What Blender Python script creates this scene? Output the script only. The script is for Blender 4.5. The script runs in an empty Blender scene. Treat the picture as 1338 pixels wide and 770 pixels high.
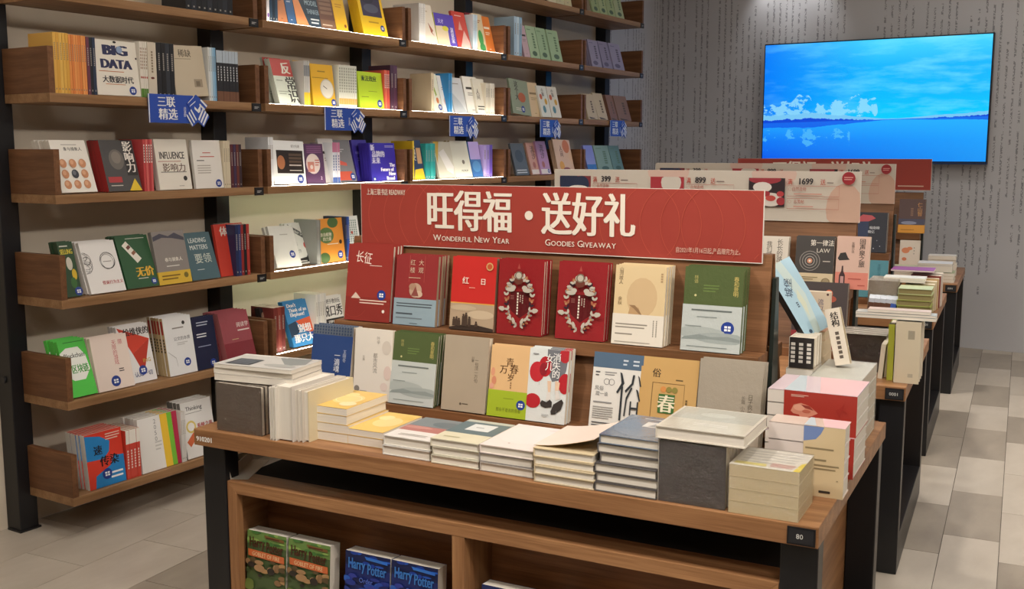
import bpy, math, random
from mathutils import Vector, Matrix
random.seed(7)
SC = bpy.context.scene
COL = SC.collection
R = math.radians
# ------------------------------------------------------------------ camera, world, exposure, lights
F, CX, CY, H = 1380.0, 669.0, 385.0, 1.52
PITCH, YAW = math.atan2(190.0, F), R(32.016)
FWD = Vector((-math.sin(YAW)*math.cos(PITCH), math.cos(YAW)*math.cos(PITCH), -math.sin(PITCH)))
RGT = Vector((math.cos(YAW), math.sin(YAW), 0))
UPV = RGT.cross(FWD)
EYE = Vector((0, 0, H))
cd = bpy.data.cameras.new('camera'); cam = bpy.data.objects.new('camera', cd); COL.objects.link(cam)
cam.matrix_world = Matrix(((RGT.x, UPV.x, -FWD.x, 0), (RGT.y, UPV.y, -FWD.y, 0), (RGT.z, UPV.z, -FWD.z, H), (0, 0, 0, 1)))
cd.sensor_width = 36.0; cd.lens = 36.0*F/1338.0; cd.clip_start = 0.05; cd.clip_end = 60
SC.camera = cam
w = bpy.data.worlds.new('world'); SC.world = w; w.use_nodes = True
w.node_tree.nodes['Background'].inputs[0].default_value = (0.9, 0.95, 1.0, 1)
w.node_tree.nodes['Background'].inputs[1].default_value = 0.15
SC.view_settings.view_transform = 'Standard'; SC.view_settings.look = 'None'
SC.view_settings.gamma = 1.0; SC.view_settings.use_curve_mapping = False
SC.view_settings.exposure = -0.22
SC.cycles.use_denoising = True
SC.cycles.max_bounces = 7; SC.cycles.diffuse_bounces = 4; SC.cycles.glossy_bounces = 3
SC.cycles.transparent_max_bounces = 8; SC.cycles.sample_clamp_indirect = 4.0
CEIL = 3.3
# track spotlights hang from the ceiling: (x, y, aim x, aim y, watts, cone degrees)
SPOTS = [
    (-1.9, 1.0, -1.5, 2.7, 142, 95), (-0.5, 1.3, -0.9, 2.6, 120, 95), (-2.4, 3.4, -2.0, 3.9, 45, 95),
    (-1.5, 4.2, -1.0, 4.3, 105, 95), (-1.7, 6.2, -1.2, 6.0, 105, 95), (-2.4, 6.4, -2.6, 6.6, 40, 90),
    (0.6, 4.2, 0.2, 4.8, 127, 95), (0.7, 6.4, 0.2, 6.8, 105, 95), (-2.7, 1.2, -3.3, 2.0, 25, 95),
    (0.9, 0.2, 0.4, 1.6, 90, 95), (-2.6, 4.9, -3.5, 5.0, 20, 80),
    (1.5, 1.2, -3.3, 2.6, 190, 62), (1.6, 3.0, -3.3, 4.2, 125, 62), (1.6, 5.0, -3.3, 5.9, 85, 62),  # three unseen fill spots, added to brighten the shelf wall
]
WALLWASH = [(-2.9, 8.42), (-2.58, 8.42)]          # two small spots close to the back wall
FILL_PANELS = [(-1.7, -1.5), (0.1, -1.3), (0.4, -0.2), (-2.4, 2.2), (0.6, 2.4), (-2.4, 5.2), (0.6, 5.4), (-1.0, 7.2), (2.6, 1.0), (2.6, 4.5), (2.6, 7.0)]   # square fill lights, added out of view to soften and brighten the room
FILL_STRENGTH = 13.0
LED_STRENGTH = 26.0

# ------------------------------------------------------------------ picture-to-place helpers (rays onto real planes)
def proj(p):
    q = Vector(p) - EYE
    z = q.dot(FWD)
    return (CX + F*q.dot(RGT)/z, CY - F*q.dot(UPV)/z)
def ray(px, py):
    return RGT*((px-CX)/F) + UPV*((CY-py)/F) + FWD
class Frame:
    """A place with its own axes: U along, V away from the viewer, z up."""
    def __init__(s, o, ang=0.0, axes=None):
        s.o = Vector((o[0], o[1], 0)); s.ang = ang
        if axes: s.U, s.V = Vector(axes[0]), Vector(axes[1])
        else:
            s.U = Vector((math.cos(R(ang)), math.sin(R(ang)), 0)); s.V = Vector((-s.U.y, s.U.x, 0))
    def at(s, u, v, z): return s.o + s.U*u + s.V*v + Vector((0, 0, z))
    def loc(s, p): q = p - s.o; return q.dot(s.U), q.dot(s.V), p.z
    def onz(s, px, py, z):
        d = ray(px, py); return s.loc(EYE + d*((z-H)/d.z))
    def onv(s, px, py, v):
        d = ray(px, py); n = s.V; return s.loc(EYE + d*(((s.o-EYE).dot(n)+v)/d.dot(n)))
    def onu(s, px, py, u):
        d = ray(px, py); n = s.U; return s.loc(EYE + d*(((s.o-EYE).dot(n)+u)/d.dot(n)))
    def solve_u(s, px, v, z):
        lo, hi = -6.0, 12.0
        while (s.at(lo, v, z)-EYE).dot(FWD) < 0.3: lo += 0.25
        while (s.at(hi, v, z)-EYE).dot(FWD) < 0.3: hi -= 0.25
        for _ in range(50):
            m = (lo+hi)/2
            if proj(s.at(m, v, z))[0] < px: lo = m
            else: hi = m
        return (lo+hi)/2

# ------------------------------------------------------------------ materials
def lin(h):
    if isinstance(h, (tuple, list)): return (*h[:3], 1)
    h = h.lstrip('#'); o = []
    for i in (0, 2, 4):
        c = int(h[i:i+2], 16)/255
        o.append(c/12.92 if c <= 0.04045 else ((c+0.055)/1.055)**2.4)
    return (*o, 1)
MATS = {}
class NT:
    """tiny node helper"""
    def __init__(s, name):
        s.mat = bpy.data.materials.new(name); s.mat.use_nodes = True
        s.t = s.mat.node_tree; s.t.nodes.clear()
        s.out = s.n('ShaderNodeOutputMaterial')
    def n(s, k, **a):
        x = s.t.nodes.new(k)
        for p, v in a.items(): setattr(x, p, v)
        return x
    def put(s, sock, v):
        if v is None: return
        if hasattr(v, 'is_output'): s.t.links.new(v, sock)
        else: sock.default_value = v
    def math(s, op, a, b=None, c=None, clamp=False):
        x = s.n('ShaderNodeMath', operation=op, use_clamp=clamp)
        for i, v in enumerate((a, b, c)): s.put(x.inputs[i], v)
        return x.outputs[0]
    def mix(s, fac, a, b, kind='MIX'):
        x = s.n('ShaderNodeMix', data_type='RGBA', blend_type=kind)
        s.put(x.inputs[0], fac); s.put(x.inputs[6], a); s.put(x.inputs[7], b)
        return x.outputs[2]
    def obj(s): return s.n('ShaderNodeTexCoord').outputs['Object']
    def map(s, v, scale=(1, 1, 1), loc=(0, 0, 0)):
        x = s.n('ShaderNodeMapping'); s.put(x.inputs[0], v); x.inputs['Scale'].default_value = scale; x.inputs['Location'].default_value = loc
        return x.outputs[0]
    def noise(s, v, scale, detail=3, rough=0.55, out=0):
        x = s.n('ShaderNodeTexNoise'); s.put(x.inputs['Vector'], v); x.inputs['Scale'].default_value = scale
        x.inputs['Detail'].default_value = detail; x.inputs['Roughness'].default_value = rough
        return x.outputs[out]
    def white(s, v=None, w=None, dim='3D'):
        x = s.n('ShaderNodeTexWhiteNoise', noise_dimensions=dim)
        if v is not None: s.put(x.inputs['Vector'], v)
        if w is not None: s.put(x.inputs['W'], w)
        return x.outputs[0]
    def ramp(s, fac, stops):
        x = s.n('ShaderNodeValToRGB'); s.put(x.inputs[0], fac); e = x.color_ramp.elements
        while len(e) < len(stops): e.new(0.5)
        for k, (p, c) in zip(e, stops): k.position = p; k.color = lin(c)
        return x.outputs[0]
    def bump(s, h, dist=0.001, strength=1.0):
        x = s.n('ShaderNodeBump'); s.put(x.inputs['Height'], h); x.inputs['Distance'].default_value = dist; x.inputs['Strength'].default_value = strength
        return x.outputs[0]
    def bsdf(s, base, rough=0.5, normal=None, metal=0.0, coat=0.0, spec=0.5):
        x = s.n('ShaderNodeBsdfPrincipled'); s.put(x.inputs['Base Color'], base); s.put(x.inputs['Roughness'], rough)
        s.put(x.inputs['Normal'], normal); x.inputs['Metallic'].default_value = metal
        x.inputs['Coat Weight'].default_value = coat; x.inputs['Coat Roughness'].default_value = 0.12
        x.inputs['Specular IOR Level'].default_value = spec
        s.t.links.new(x.outputs[0], s.out.inputs[0]); return x
def pm(col, rough=0.45, coat=0.0, film=False, metal=0.0):
    """printed paper / paint of one colour with slight unevenness; film: under crinkled shrink wrap"""
    k = ('pm', col, rough, coat, film, metal)
    if k in MATS: return MATS[k]
    t = NT('print_' + str(col).strip('#')); v = t.obj()
    nz = t.noise(v, 9.0, 2)
    c = t.mix(0.10, lin(col), t.mix(nz, lin('#000000'), lin('#ffffff')), 'SOFT_LIGHT')
    nrm = None
    if film:
        nrm = t.bump(t.noise(t.map(v, (1, 1, 0.7)), 26, 4, 0.7), 0.004, 0.55); rough = 0.16; coat = 0.5
    t.bsdf(c, rough, nrm, metal, coat)
    MATS[k] = t.mat; return t.mat
def pages(col='#e6dcc8'):
    k = ('pages', col)
    if k in MATS: return MATS[k]
    t = NT('page_edges'); v = t.obj()
    l = t.noise(t.map(v, (4, 900, 4)), 1.0, 2)
    t.bsdf(t.mix(t.math('MULTIPLY', l, 0.35), lin(col), lin('#9c8d74')), 0.8, t.bump(l, 0.0004, 0.4))
    MATS[k] = t.mat; return t.mat
def wood(light='#b07a4a', dark='#7e4f2b', axis='x', rough=0.42):
    k = ('wood', light, dark, axis, rough)
    if k in MATS: return MATS[k]
    t = NT('oak_' + axis); v = t.obj()
    st = {'x': (1.2, 26, 26), 'y': (26, 1.2, 26), 'z': (26, 26, 1.2)}[axis]
    fine = {'x': (6, 240, 240), 'y': (240, 6, 240), 'z': (240, 240, 6)}[axis]
    wob = t.noise(v, 2.2, 2, out=1)
    vv = t.n('ShaderNodeVectorMath', operation='MULTIPLY_ADD'); t.put(vv.inputs[0], wob); vv.inputs[1].default_value = (0.05, 0.05, 0.05); t.put(vv.inputs[2], v)
    g = t.noise(t.map(vv.outputs[0], st), 1.0, 4, 0.62)
    f = t.noise(t.map(v, fine), 1.0, 2)
    c = t.mix(t.ramp(g, [(0.3, '#000000'), (0.72, '#ffffff')]), lin(dark), lin(light))
    c = t.mix(t.math('MULTIPLY', t.ramp(f, [(0.46, '#000000'), (0.7, '#ffffff')]), 0.5), c, lin(dark))
    t.bsdf(c, rough, t.bump(f, 0.0006, 0.5), spec=0.35)
    MATS[k] = t.mat; return t.mat
def wrapfilm():
    if 'film' in MATS: return MATS['film']
    t = NT('clear_wrap'); v = t.obj()
    tr = t.n('ShaderNodeBsdfTransparent'); gl = t.n('ShaderNodeBsdfGlossy'); gl.inputs['Roughness'].default_value = 0.1
    t.put(gl.inputs['Normal'], t.bump(t.noise(t.map(v, (1, 1, 1.6)), 24, 5, 0.7), 0.02, 0.9))
    lw = t.n('ShaderNodeLayerWeight'); lw.inputs[0].default_value = 0.35
    mx = t.n('ShaderNodeMixShader'); t.put(mx.inputs[0], t.math('MULTIPLY_ADD', lw.outputs[1], 0.25, 0.06))
    t.t.links.new(tr.outputs[0], mx.inputs[1]); t.t.links.new(gl.outputs[0], mx.inputs[2]); t.t.links.new(mx.outputs[0], t.out.inputs[0])
    MATS['film'] = t.mat; return t.mat
def emit(col, s):
    k = ('emit', col, s)
    if k in MATS: return MATS[k]
    t = NT('lamp_glow'); e = t.n('ShaderNodeEmission'); e.inputs[0].default_value = lin(col); e.inputs[1].default_value = s
    t.t.links.new(e.outputs[0], t.out.inputs[0]); MATS[k] = t.mat; return t.mat
BLACK = pm('#17171a', 0.38); DKGREY = pm('#2b2b2d', 0.42)
OAKX, OAKY, OAKZ = (wood('#b2845a', '#7c5334', a) for a in 'xyz')
SHX, SHY = wood('#8a6040', '#613f28', 'x', 0.5), wood('#b08a64', '#85613f', 'y', 0.5)

# ------------------------------------------------------------------ mesh building
GLY = {}
def glyphs(s, bold=0.0, res=2):
    k = (s, bold, res)
    if k not in GLY:
        c = bpy.data.curves.new('t', 'FONT'); c.body = s; c.size = 1.0; c.resolution_u = res; c.offset = bold
        o = bpy.data.objects.new('t', c); m = bpy.data.meshes.new_from_object(o)
        vs = [(v.co.x, v.co.y) for v in m.vertices]; fs = [tuple(p.vertices) for p in m.polygons]
        bpy.data.objects.remove(o); bpy.data.meshes.remove(m); bpy.data.curves.remove(c)
        if vs:
            xs = [a for a, b in vs]; ys = [b for a, b in vs]
            GLY[k] = (vs, fs, min(xs), max(xs), min(ys), max(ys))
        else: GLY[k] = ([], [], 0, 1, 0, 1)
    return GLY[k]
class MB:
    def __init__(s): s.v, s.f, s.mi, s.mats = [], [], [], []
    def m(s, mat):
        if mat not in s.mats: s.mats.append(mat)
        return s.mats.index(mat)
    def poly(s, pts, mat):
        i = len(s.v); s.v += [tuple(p) for p in pts]; s.f.append(tuple(range(i, i+len(pts)))); s.mi.append(s.m(mat))
    def hexa(s, p, mat):
        """8 corners: 0-3 bottom ring, 4-7 top ring (counter-clockwise from above)"""
        i = len(s.v); s.v += [tuple(q) for q in p]; k = s.m(mat)
        for f in ((3, 2, 1, 0), (4, 5, 6, 7), (0, 1, 5, 4), (1, 2, 6, 5), (2, 3, 7, 6), (3, 0, 4, 7)):
            s.f.append(tuple(i+a for a in f)); s.mi.append(k)
    def box(s, x0, y0, z0, x1, y1, z1, mat):
        s.hexa([(x0, y0, z0), (x1, y0, z0), (x1, y1, z0), (x0, y1, z0), (x0, y0, z1), (x1, y0, z1), (x1, y1, z1), (x0, y1, z1)], mat)
    def prism_x(s, prof, x0, x1, mat):
        """profile of (y, z), counter-clockwise seen from +x, swept along x"""
        n = len(prof); i = len(s.v); k = s.m(mat)
        s.v += [(x0, y, z) for y, z in prof] + [(x1, y, z) for y, z in prof]
        s.f.append(tuple(i+a for a in reversed(range(n)))); s.mi.append(k)
        s.f.append(tuple(i+n+a for a in range(n))); s.mi.append(k)
        for a in range(n):
            b = (a+1) % n; s.f.append((i+a, i+b, i+n+b, i+n+a)); s.mi.append(k)
    def cyl(s, c, r0, r1, h, mat, n=20, axis='z'):
        i = len(s.v); k = s.m(mat)
        def P(a, b, z): return {'z': (c[0]+a, c[1]+b, c[2]+z), 'y': (c[0]+a, c[1]+z, c[2]-b), 'x': (c[0]+z, c[1]+a, c[2]+b)}[axis]
        s.v += [P(r0*math.cos(2*math.pi*j/n), r0*math.sin(2*math.pi*j/n), 0) for j in range(n)]
        s.v += [P(r1*math.cos(2*math.pi*j/n), r1*math.sin(2*math.pi*j/n), h) for j in range(n)]
        s.f.append(tuple(i+j for j in reversed(range(n)))); s.mi.append(k)
        s.f.append(tuple(i+n+j for j in range(n))); s.mi.append(k)
        for j in range(n):
            b = (j+1) % n; s.f.append((i+j, i+b, i+n+b, i+n+j)); s.mi.append(k)
    def build(s, name, parent=None, bevel=0.0, smooth=False):
        me = bpy.data.meshes.new(name); me.from_pydata(s.v, [], s.f)
        for m in s.mats: me.materials.append(m)
        if len(s.mats) > 1: me.polygons.foreach_set('material_index', s.mi)
        if smooth: me.polygons.foreach_set('use_smooth', [True]*len(me.polygons))
        me.update()
        o = bpy.data.objects.new(name, me); COL.objects.link(o)
        if parent: o.parent = parent
        if bevel:
            b = o.modifiers.new('edges', 'BEVEL'); b.width = bevel; b.segments = 2; b.limit_method = 'ANGLE'
        return o
class Print:
    """flat print laid on a rectangle W x Hh: o corner, x and y directions, n outward normal"""
    def __init__(s, mb, o, x, y, n, W, Hh, step=0.0002, **mk):
        s.mb, s.o, s.x, s.y, s.n, s.W, s.H, s.k, s.step, s.mk = mb, Vector(o), Vector(x), Vector(y), Vector(n), W, Hh, 1, step, mk
    def P(s, a, b): return s.o + s.x*(a*s.W) + s.y*(b*s.H) + s.n*(s.k*s.step)
    def mat(s, c): return c if not isinstance(c, str) else pm(c, **s.mk)
    def run(s, items):
        for it in items:
            getattr(s, '_'+it[0])(*it[1:]); s.k += 1
    def _r(s, x0, y0, x1, y1, c): s.mb.poly([s.P(x0, y0), s.P(x1, y0), s.P(x1, y1), s.P(x0, y1)], s.mat(c))
    def _p(s, pts, c): s.mb.poly([s.P(min(1, max(0, a)), min(1, max(0, b))) for a, b in pts], s.mat(c))
    def _e(s, cx, cy, rx, ry, c, n=18): s._p([(cx+rx*math.cos(2*math.pi*i/n), cy+ry*math.sin(2*math.pi*i/n)) for i in range(n)], c)
    def _c(s, cx, cy, r, c, n=20): s._e(cx, cy, r, r*s.W/s.H, c, n)
    def _ring(s, cx, cy, r, th, c, n=40, a0=0, a1=360):
        q = s.W/s.H
        for i in range(n):
            a, b = R(a0+(a1-a0)*i/n), R(a0+(a1-a0)*(i+1)/n)
            if not all(0 <= v_ <= 1 for v_ in (cx+r*math.cos(a), cx+r*math.cos(b), cy+r*math.sin(a)*q, cy+r*math.sin(b)*q)): continue
            s.mb.poly([s.P(cx+(r-th)*math.cos(a), cy+(r-th)*math.sin(a)*q), s.P(cx+r*math.cos(a), cy+r*math.sin(a)*q),
                       s.P(cx+r*math.cos(b), cy+r*math.sin(b)*q), s.P(cx+(r-th)*math.cos(b), cy+(r-th)*math.sin(b)*q)], s.mat(c))
    def _t(s, txt, cx, cy, size, c, bold=0.0, sx=1.0, rot=0, fit=None):
        """text centred at cx, cy; size = letter height as a share of H; fit: widest width as a share of W"""
        vs, fs, x0, x1, y0, y1 = glyphs(txt)
        k = size*s.H/0.85; kx = k*sx
        if fit and (x1-x0)*kx > fit*s.W: kx = fit*s.W/(x1-x0)
        ca, sa = math.cos(R(rot)), math.sin(R(rot)); mx, my = (x0+x1)/2, (y0+y1)/2
        m = s.mb.m(s.mat(c)); base = s.P(cx, cy)
        for oi, off in enumerate((0,) if bold < 0.004 else (-1.3*bold, 1.3*bold) if bold < 0.018 else (-1.6*bold, 0, 1.6*bold)):
            i = len(s.mb.v)
            for a, b in vs:
                a, b = (a-mx+off)*kx, (b-my+abs(off)*0.15)*k
                s.mb.v.append(tuple(base + s.n*(oi*0.00006) + s.x*(a*ca-b*sa) + s.y*(a*sa+b*ca)))
            for f in fs: s.mb.f.append(tuple(i+j for j in f)); s.mb.mi.append(m)
    def _sc(s, txt, cx, cy, size, c, bold=0.0):
        """small capitals: the first letter of each word larger"""
        items, x = [], 0.0
        for wd in txt.split():
            for i, ch in enumerate(wd.upper()):
                k = size*(1.0 if i == 0 else 0.78); g = glyphs(ch); wdt = (g[3]-g[2])*k*s.H/0.85
                items.append((ch, x+wdt/2, k)); x += wdt+size*s.H*0.10
            x += size*s.H*0.32
        tot = x-size*s.H*0.42
        for ch, xx, k in items: s._t(ch, cx+(xx-tot/2)/s.W, cy-(size-k)*0.40, k, c, bold)
    def _v(s, txt, cx, top, size, c, bold=0.0, gap=1.08):
        for i, ch in enumerate(txt):
            if ch != ' ': s._t(ch, cx, top-size*(0.5+i*gap), size, c, bold)
    def _l(s, x0, y0, x1, y1, n, c):
        """rows of print too small to read"""
        rr = random.Random(int((x0*31+y0*17+n)*997)); d = (y1-y0)/n
        for i in range(n):
            b = y1-d*(i+0.75); e = x1-(x1-x0)*(rr.random()*0.35 if i == n-1 else rr.random()*0.06)
            s._r(x0, b, e, b+d*0.42, c)
    def _d(s, x0, y0, x1, y1, n, c):
        """a column of signs too small to read"""
        d = (y1-y0)/n
        for i in range(n): s._r(x0, y0+d*(i+0.16), x1, y0+d*(i+0.84), c)
USED = {}
def label(o, text):
    assert text not in USED, text
    if not 4 <= len(text.split()) <= 16: print('LABEL LENGTH', text)
    USED[text] = 1; o['label'] = text
def thing(name, lab, cat, mat=None, group=None):
    o = bpy.data.objects.new(name, None); COL.objects.link(o); o.empty_display_size = 0.05
    if mat is not None: o.matrix_world = mat
    label(o, lab); o['category'] = cat
    if group: o['group'] = group
    return o
def tag(o, lab, cat, group=None):
    label(o, lab); o['category'] = cat
    if group: o['group'] = group
    return o
def struct(o): o['kind'] = 'structure'; return o
def dup(root, mat, lab, group):
    r = root.copy(); COL.objects.link(r); r.matrix_world = mat; label(r, lab); r['group'] = group
    for ch in root.children:
        c = ch.copy(); COL.objects.link(c); c.parent = r; c.matrix_parent_inverse = Matrix()
        for g in ch.children:
            d = g.copy(); COL.objects.link(d); d.parent = c; d.matrix_parent_inverse = Matrix()
    return r
def axes(o, X, Y, Z):
    return Matrix(((X[0], Y[0], Z[0], o[0]), (X[1], Y[1], Z[1], o[1]), (X[2], Y[2], Z[2], o[2]), (0, 0, 0, 1)))
ORD = 'first second third fourth fifth sixth seventh eighth ninth tenth eleventh twelfth thirteenth fourteenth fifteenth sixteenth'.split()

# ------------------------------------------------------------------ the room
WX, WY = -3.9, 8.66
def wall_paper(t, along, z):
    """columns of tiny lettering: cells along the wall, each with its own run of signs"""
    pitch = 0.052
    q = t.math('DIVIDE', along, pitch); col = t.math('FLOOR', q); fr = t.math('FRACT', q)
    comb = t.n('ShaderNodeCombineXYZ'); t.put(comb.inputs[0], t.math('MULTIPLY', col, 0.115))
    band = t.noise(comb.outputs[0], 1.0, 1)
    r1 = t.white(w=col, dim='1D'); r2 = t.white(w=t.math('ADD', col, 57.3), dim='1D')
    lo = t.math('MULTIPLY_ADD', band, 3.0, -1.15); lo = t.math('ADD', lo, t.math('MULTIPLY', r1, 0.5))
    hi = t.math('MULTIPLY_ADD', band, -2.2, 3.55); hi = t.math('ADD', hi, t.math('MULTIPLY', r2, 0.7))
    on = t.math('MULTIPLY', t.math('GREATER_THAN', z, lo), t.math('LESS_THAN', z, hi))
    gate = t.math('GREATER_THAN', t.white(w=t.math('ADD', col, 11.7), dim='1D'), 0.22)
    on = t.math('MULTIPLY', on, gate)
    line = t.math('LESS_THAN', t.math('ABSOLUTE', t.math('SUBTRACT', fr, 0.5)), 0.14)
    cell = t.n('ShaderNodeCombineXYZ'); t.put(cell.inputs[0], t.math('FLOOR', t.math('DIVIDE', along, 0.0062)))
    t.put(cell.inputs[1], t.math('FLOOR', t.math('DIVIDE', z, 0.0075)))
    ink = t.math('GREATER_THAN', t.white(cell.outputs[0]), 0.42)
    row = t.n('ShaderNodeCombineXYZ'); t.put(row.inputs[0], col); t.put(row.inputs[1], t.math('FLOOR', t.math('DIVIDE', z, 0.03)))
    gap = t.math('GREATER_THAN', t.white(row.outputs[0]), 0.13)
    return t.math('MULTIPLY', t.math('MULTIPLY', on, line), t.math('MULTIPLY', ink, gap))
def wall_mat(kind):
    t = NT('wall_paint_' + kind); v = t.obj()
    sx = t.n('ShaderNodeSeparateXYZ'); t.put(sx.inputs[0], v)
    n = t.noise(v, 3.0, 4); fine = t.noise(v, 160.0, 2)
    tan = t.mix(t.math('MULTIPLY', n, 0.5), lin('#dccfbc'), lin('#cdbfab'))
    pap = t.mix(t.math('MULTIPLY', n, 0.5), lin('#d0d0d4'), lin('#c3c3c8'))
    if kind == 'plain': c = tan
    else:
        along = sx.outputs[0] if kind == 'back' else sx.outputs[1]
        k = wall_paper(t, along, sx.outputs[2])
        pap = t.mix(t.math('MULTIPLY', k, 0.58), pap, lin('#50505a'))
        c = pap if kind == 'back' else t.mix(t.math('GREATER_THAN', sx.outputs[1], 7.62), tan, pap)
    t.bsdf(c, 0.75, t.bump(fine, 0.0006, 0.4), spec=0.25)
    return t.mat
def slab(name, b, mat):
    m = MB(); m.box(*b, mat); return struct(m.build(name))
slab('wall_left', (WX-0.12, -3.0, 0, WX, WY+0.12, CEIL), wall_mat('left'))
slab('wall_back', (WX, WY, 0, 4.0, WY+0.12, CEIL), wall_mat('back'))
slab('wall_right', (4.0, -3.0, 0, 4.12, WY+0.12, CEIL), wall_mat('plain'))
slab('wall_front', (WX, -3.12, 0, 4.0, -3.0, CEIL), wall_mat('plain'))
slab('ceiling', (WX, -3.0, CEIL, 4.0, WY, CEIL+0.1), pm('#b9b4ad', 0.8))
# floor: stone tiles laid in a running bond a few degrees off the walls
def tile_mat(base, dark):
    t = NT('stone_tile'); v = t.obj()
    inf = t.n('ShaderNodeObjectInfo')
    off = t.n('ShaderNodeVectorMath', operation='ADD'); t.put(off.inputs[0], v)
    cmb = t.n('ShaderNodeCombineXYZ'); t.put(cmb.inputs[0], t.math('MULTIPLY', inf.outputs['Random'], 40)); t.put(cmb.inputs[1], t.math('MULTIPLY', inf.outputs['Random'], 17))
    t.put(off.inputs[1], cmb.outputs[0])
    a = t.noise(t.map(off.outputs[0], (3, 1.2, 3)), 2.5, 5, 0.6)
    c = t.mix(t.ramp(a, [(0.3, '#000000'), (0.7, '#ffffff')]), lin(dark), lin(base))
    c = t.mix(t.math('MULTIPLY', inf.outputs['Random'], 0.15), c, lin('#8d8579'))
    t.bsdf(c, t.math('MULTIPLY_ADD', a, 0.18, 0.30), t.bump(t.noise(v, 60, 3), 0.0004, 0.3), spec=0.4)
    return t.mat
TLIGHT, TDARK = tile_mat('#cbc1b3', '#bbb0a1'), tile_mat('#aca192', '#968b7d')
m = MB(); m.box(WX, -3.0, -0.1, 4.0, WY, -0.004, pm('#6a635a', 0.8)); floor = struct(m.build('floor'))
TANG = 6.3
ts = Vector((math.cos(R(TANG)), math.sin(R(TANG)), 0)); tt = Vector((-ts.y, ts.x, 0))
cols = [-3.33-0.3*4, -3.33-0.3*3, -3.33-0.6, -3.63, -3.33, -3.03, -2.73, -2.43, -2.13, -1.83, -1.53, -1.23, -0.93, -0.6, -0.205, 0.0, 0.33, 0.66, 1.0, 1.4, 1.8, 2.2]
tone_seq = {13: [0, 1, 0, 1, 1, 0, 0, 1], 14: [1, 0, 1, 0, 1, 1, 0, 1, 0, 1], 15: [0, 1, 0, 0, 1, 0, 0, 1, 0, 1]}
tiles = {}
def clip(poly, n, d):
    out = []
    for i in range(len(poly)):
        a, b = poly[i], poly[(i+1) % len(poly)]
        da, db = a.dot(n)-d, b.dot(n)-d
        if da >= 0: out.append(a)
        if da*db < 0: out.append(a+(b-a)*(da/(da-db)))
    return out
rr = random.Random(3)
for ci in range(len(cols)-1):
    a, b = cols[ci], cols[ci+1]
    start = (-0.045 if ci % 2 else 0.26)
    if ci == 14: start = 0.185
    if ci == 15: start = -0.04
    j = 0; y = start
    while y < 10.2:
        ln = 0.6
        g = 0.0013
        q = [ts*p + tt*r for p, r in ((a+g, y+g), (b-g, y+g), (b-g, y+ln-g), (a+g, y+ln-g))]
        for n, d in ((Vector((1, 0, 0)), WX+0.001), (Vector((0, -1, 0)), -WY+0.001), (Vector((0, 1, 0)), 0.3)):
            if len(q) > 2: q = clip(q, n, d)
        if len(q) > 2:
            mb = MB(); k = len(q); mt = TDARK if rr.random() < 0.5 else TLIGHT
            if ci == 14: mt = [TLIGHT, TDARK][int((y-0.185)/0.6+0.5) % 2 if int((y-0.185)/0.6+0.5) % 5 else 0]
            c = sum(q, Vector())/k
            q = [p-c for p in q]
            mb.poly([(p.x, p.y, 0.0) for p in q], mt)
            for i in range(k):
                p, r_ = q[i], q[(i+1) % k]
                mb.poly([(p.x, p.y, -0.004), (r_.x, r_.y, -0.004), (r_.x, r_.y, 0), (p.x, p.y, 0)], mt)
            o = mb.build('tile', floor); o.location = c
        y += ln
# low dark skirting is absent; ceiling spots on short stems
def spot(x, y, ax, ay, watt, cone, lab, col='#fff6ec', r=0.10):
    body = Vector((x, y, CEIL-0.22)); d = (Vector((ax, ay, 0.8))-body).normalized()
    q = d.to_track_quat('-Z', 'Y').to_matrix().to_4x4(); q.translation = body
    t = thing('ceiling_spotlight', lab, 'lamp', q, 'track spotlights under the ceiling')
    m = MB(); m.cyl((0, 0, -0.05), 0.045, 0.045, 0.13, BLACK); m.build('lamp_body', t)
    m = MB(); m.cyl((0, 0, -0.056), 0.036, 0.036, 0.005, emit('#fff0dc', 12.0)); m.build('lens', t)
    st = MB(); st.cyl((0, 0, 0.0), 0.008, 0.008, 0.22, BLACK, 8); s_ = st.build('stem', t); s_.matrix_parent_inverse = Matrix()
    s_.matrix_basis = q.to_3x3().inverted().to_4x4()
    l = bpy.data.lights.new('spot', 'SPOT'); l.energy = watt; l.spot_size = R(cone); l.spot_blend = 0.9; l.shadow_soft_size = r
    l.color = lin(col)[:3]
    lo = bpy.data.objects.new('spot_beam', l); COL.objects.link(lo); lo.parent = t; lo.location = (0, 0, -0.07)
names = ['near the first shelf bay', 'over the front of the first table', 'between shelves and second table', 'over the second table', 'over the third table', 'near the far shelf bays',
         'over the aisle by the second table', 'over the aisle by the last table', 'facing the near end of the shelves', 'over the near end of the aisle', 'facing the middle shelf bays',
         'added on the right as fill for the first shelf bay', 'added on the right as fill for the second shelf bay', 'added on the right as fill for the far shelves']
for (s_, nm) in zip(SPOTS, names): spot(*s_, 'black cylinder spotlight ' + nm)
for i, (x, y) in enumerate(WALLWASH): spot(x, y, x+0.02, WY+0.9, 7, 70, ('first' if i == 0 else 'second') + ' small black spotlight grazing the lettered back wall', '#ffffff', 0.03)

for i, (x, y) in enumerate(FILL_PANELS):
    t = thing('fill_light', ORD[i] + ' square fill light panel added out of view in the shop ceiling', 'lamp', Matrix.Translation((x, y, CEIL)), 'added fill light panels')
    m = MB(); m.box(-0.31, -0.31, -0.02, 0.31, 0.31, -0.002, pm('#d8d6d2', 0.5)); m.build('frame', t, 0.002)
    m = MB(); m.box(-0.29, -0.29, -0.024, 0.29, 0.29, -0.0205, emit('#fff8ee', FILL_STRENGTH)); m.build('diffuser', t)

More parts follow.
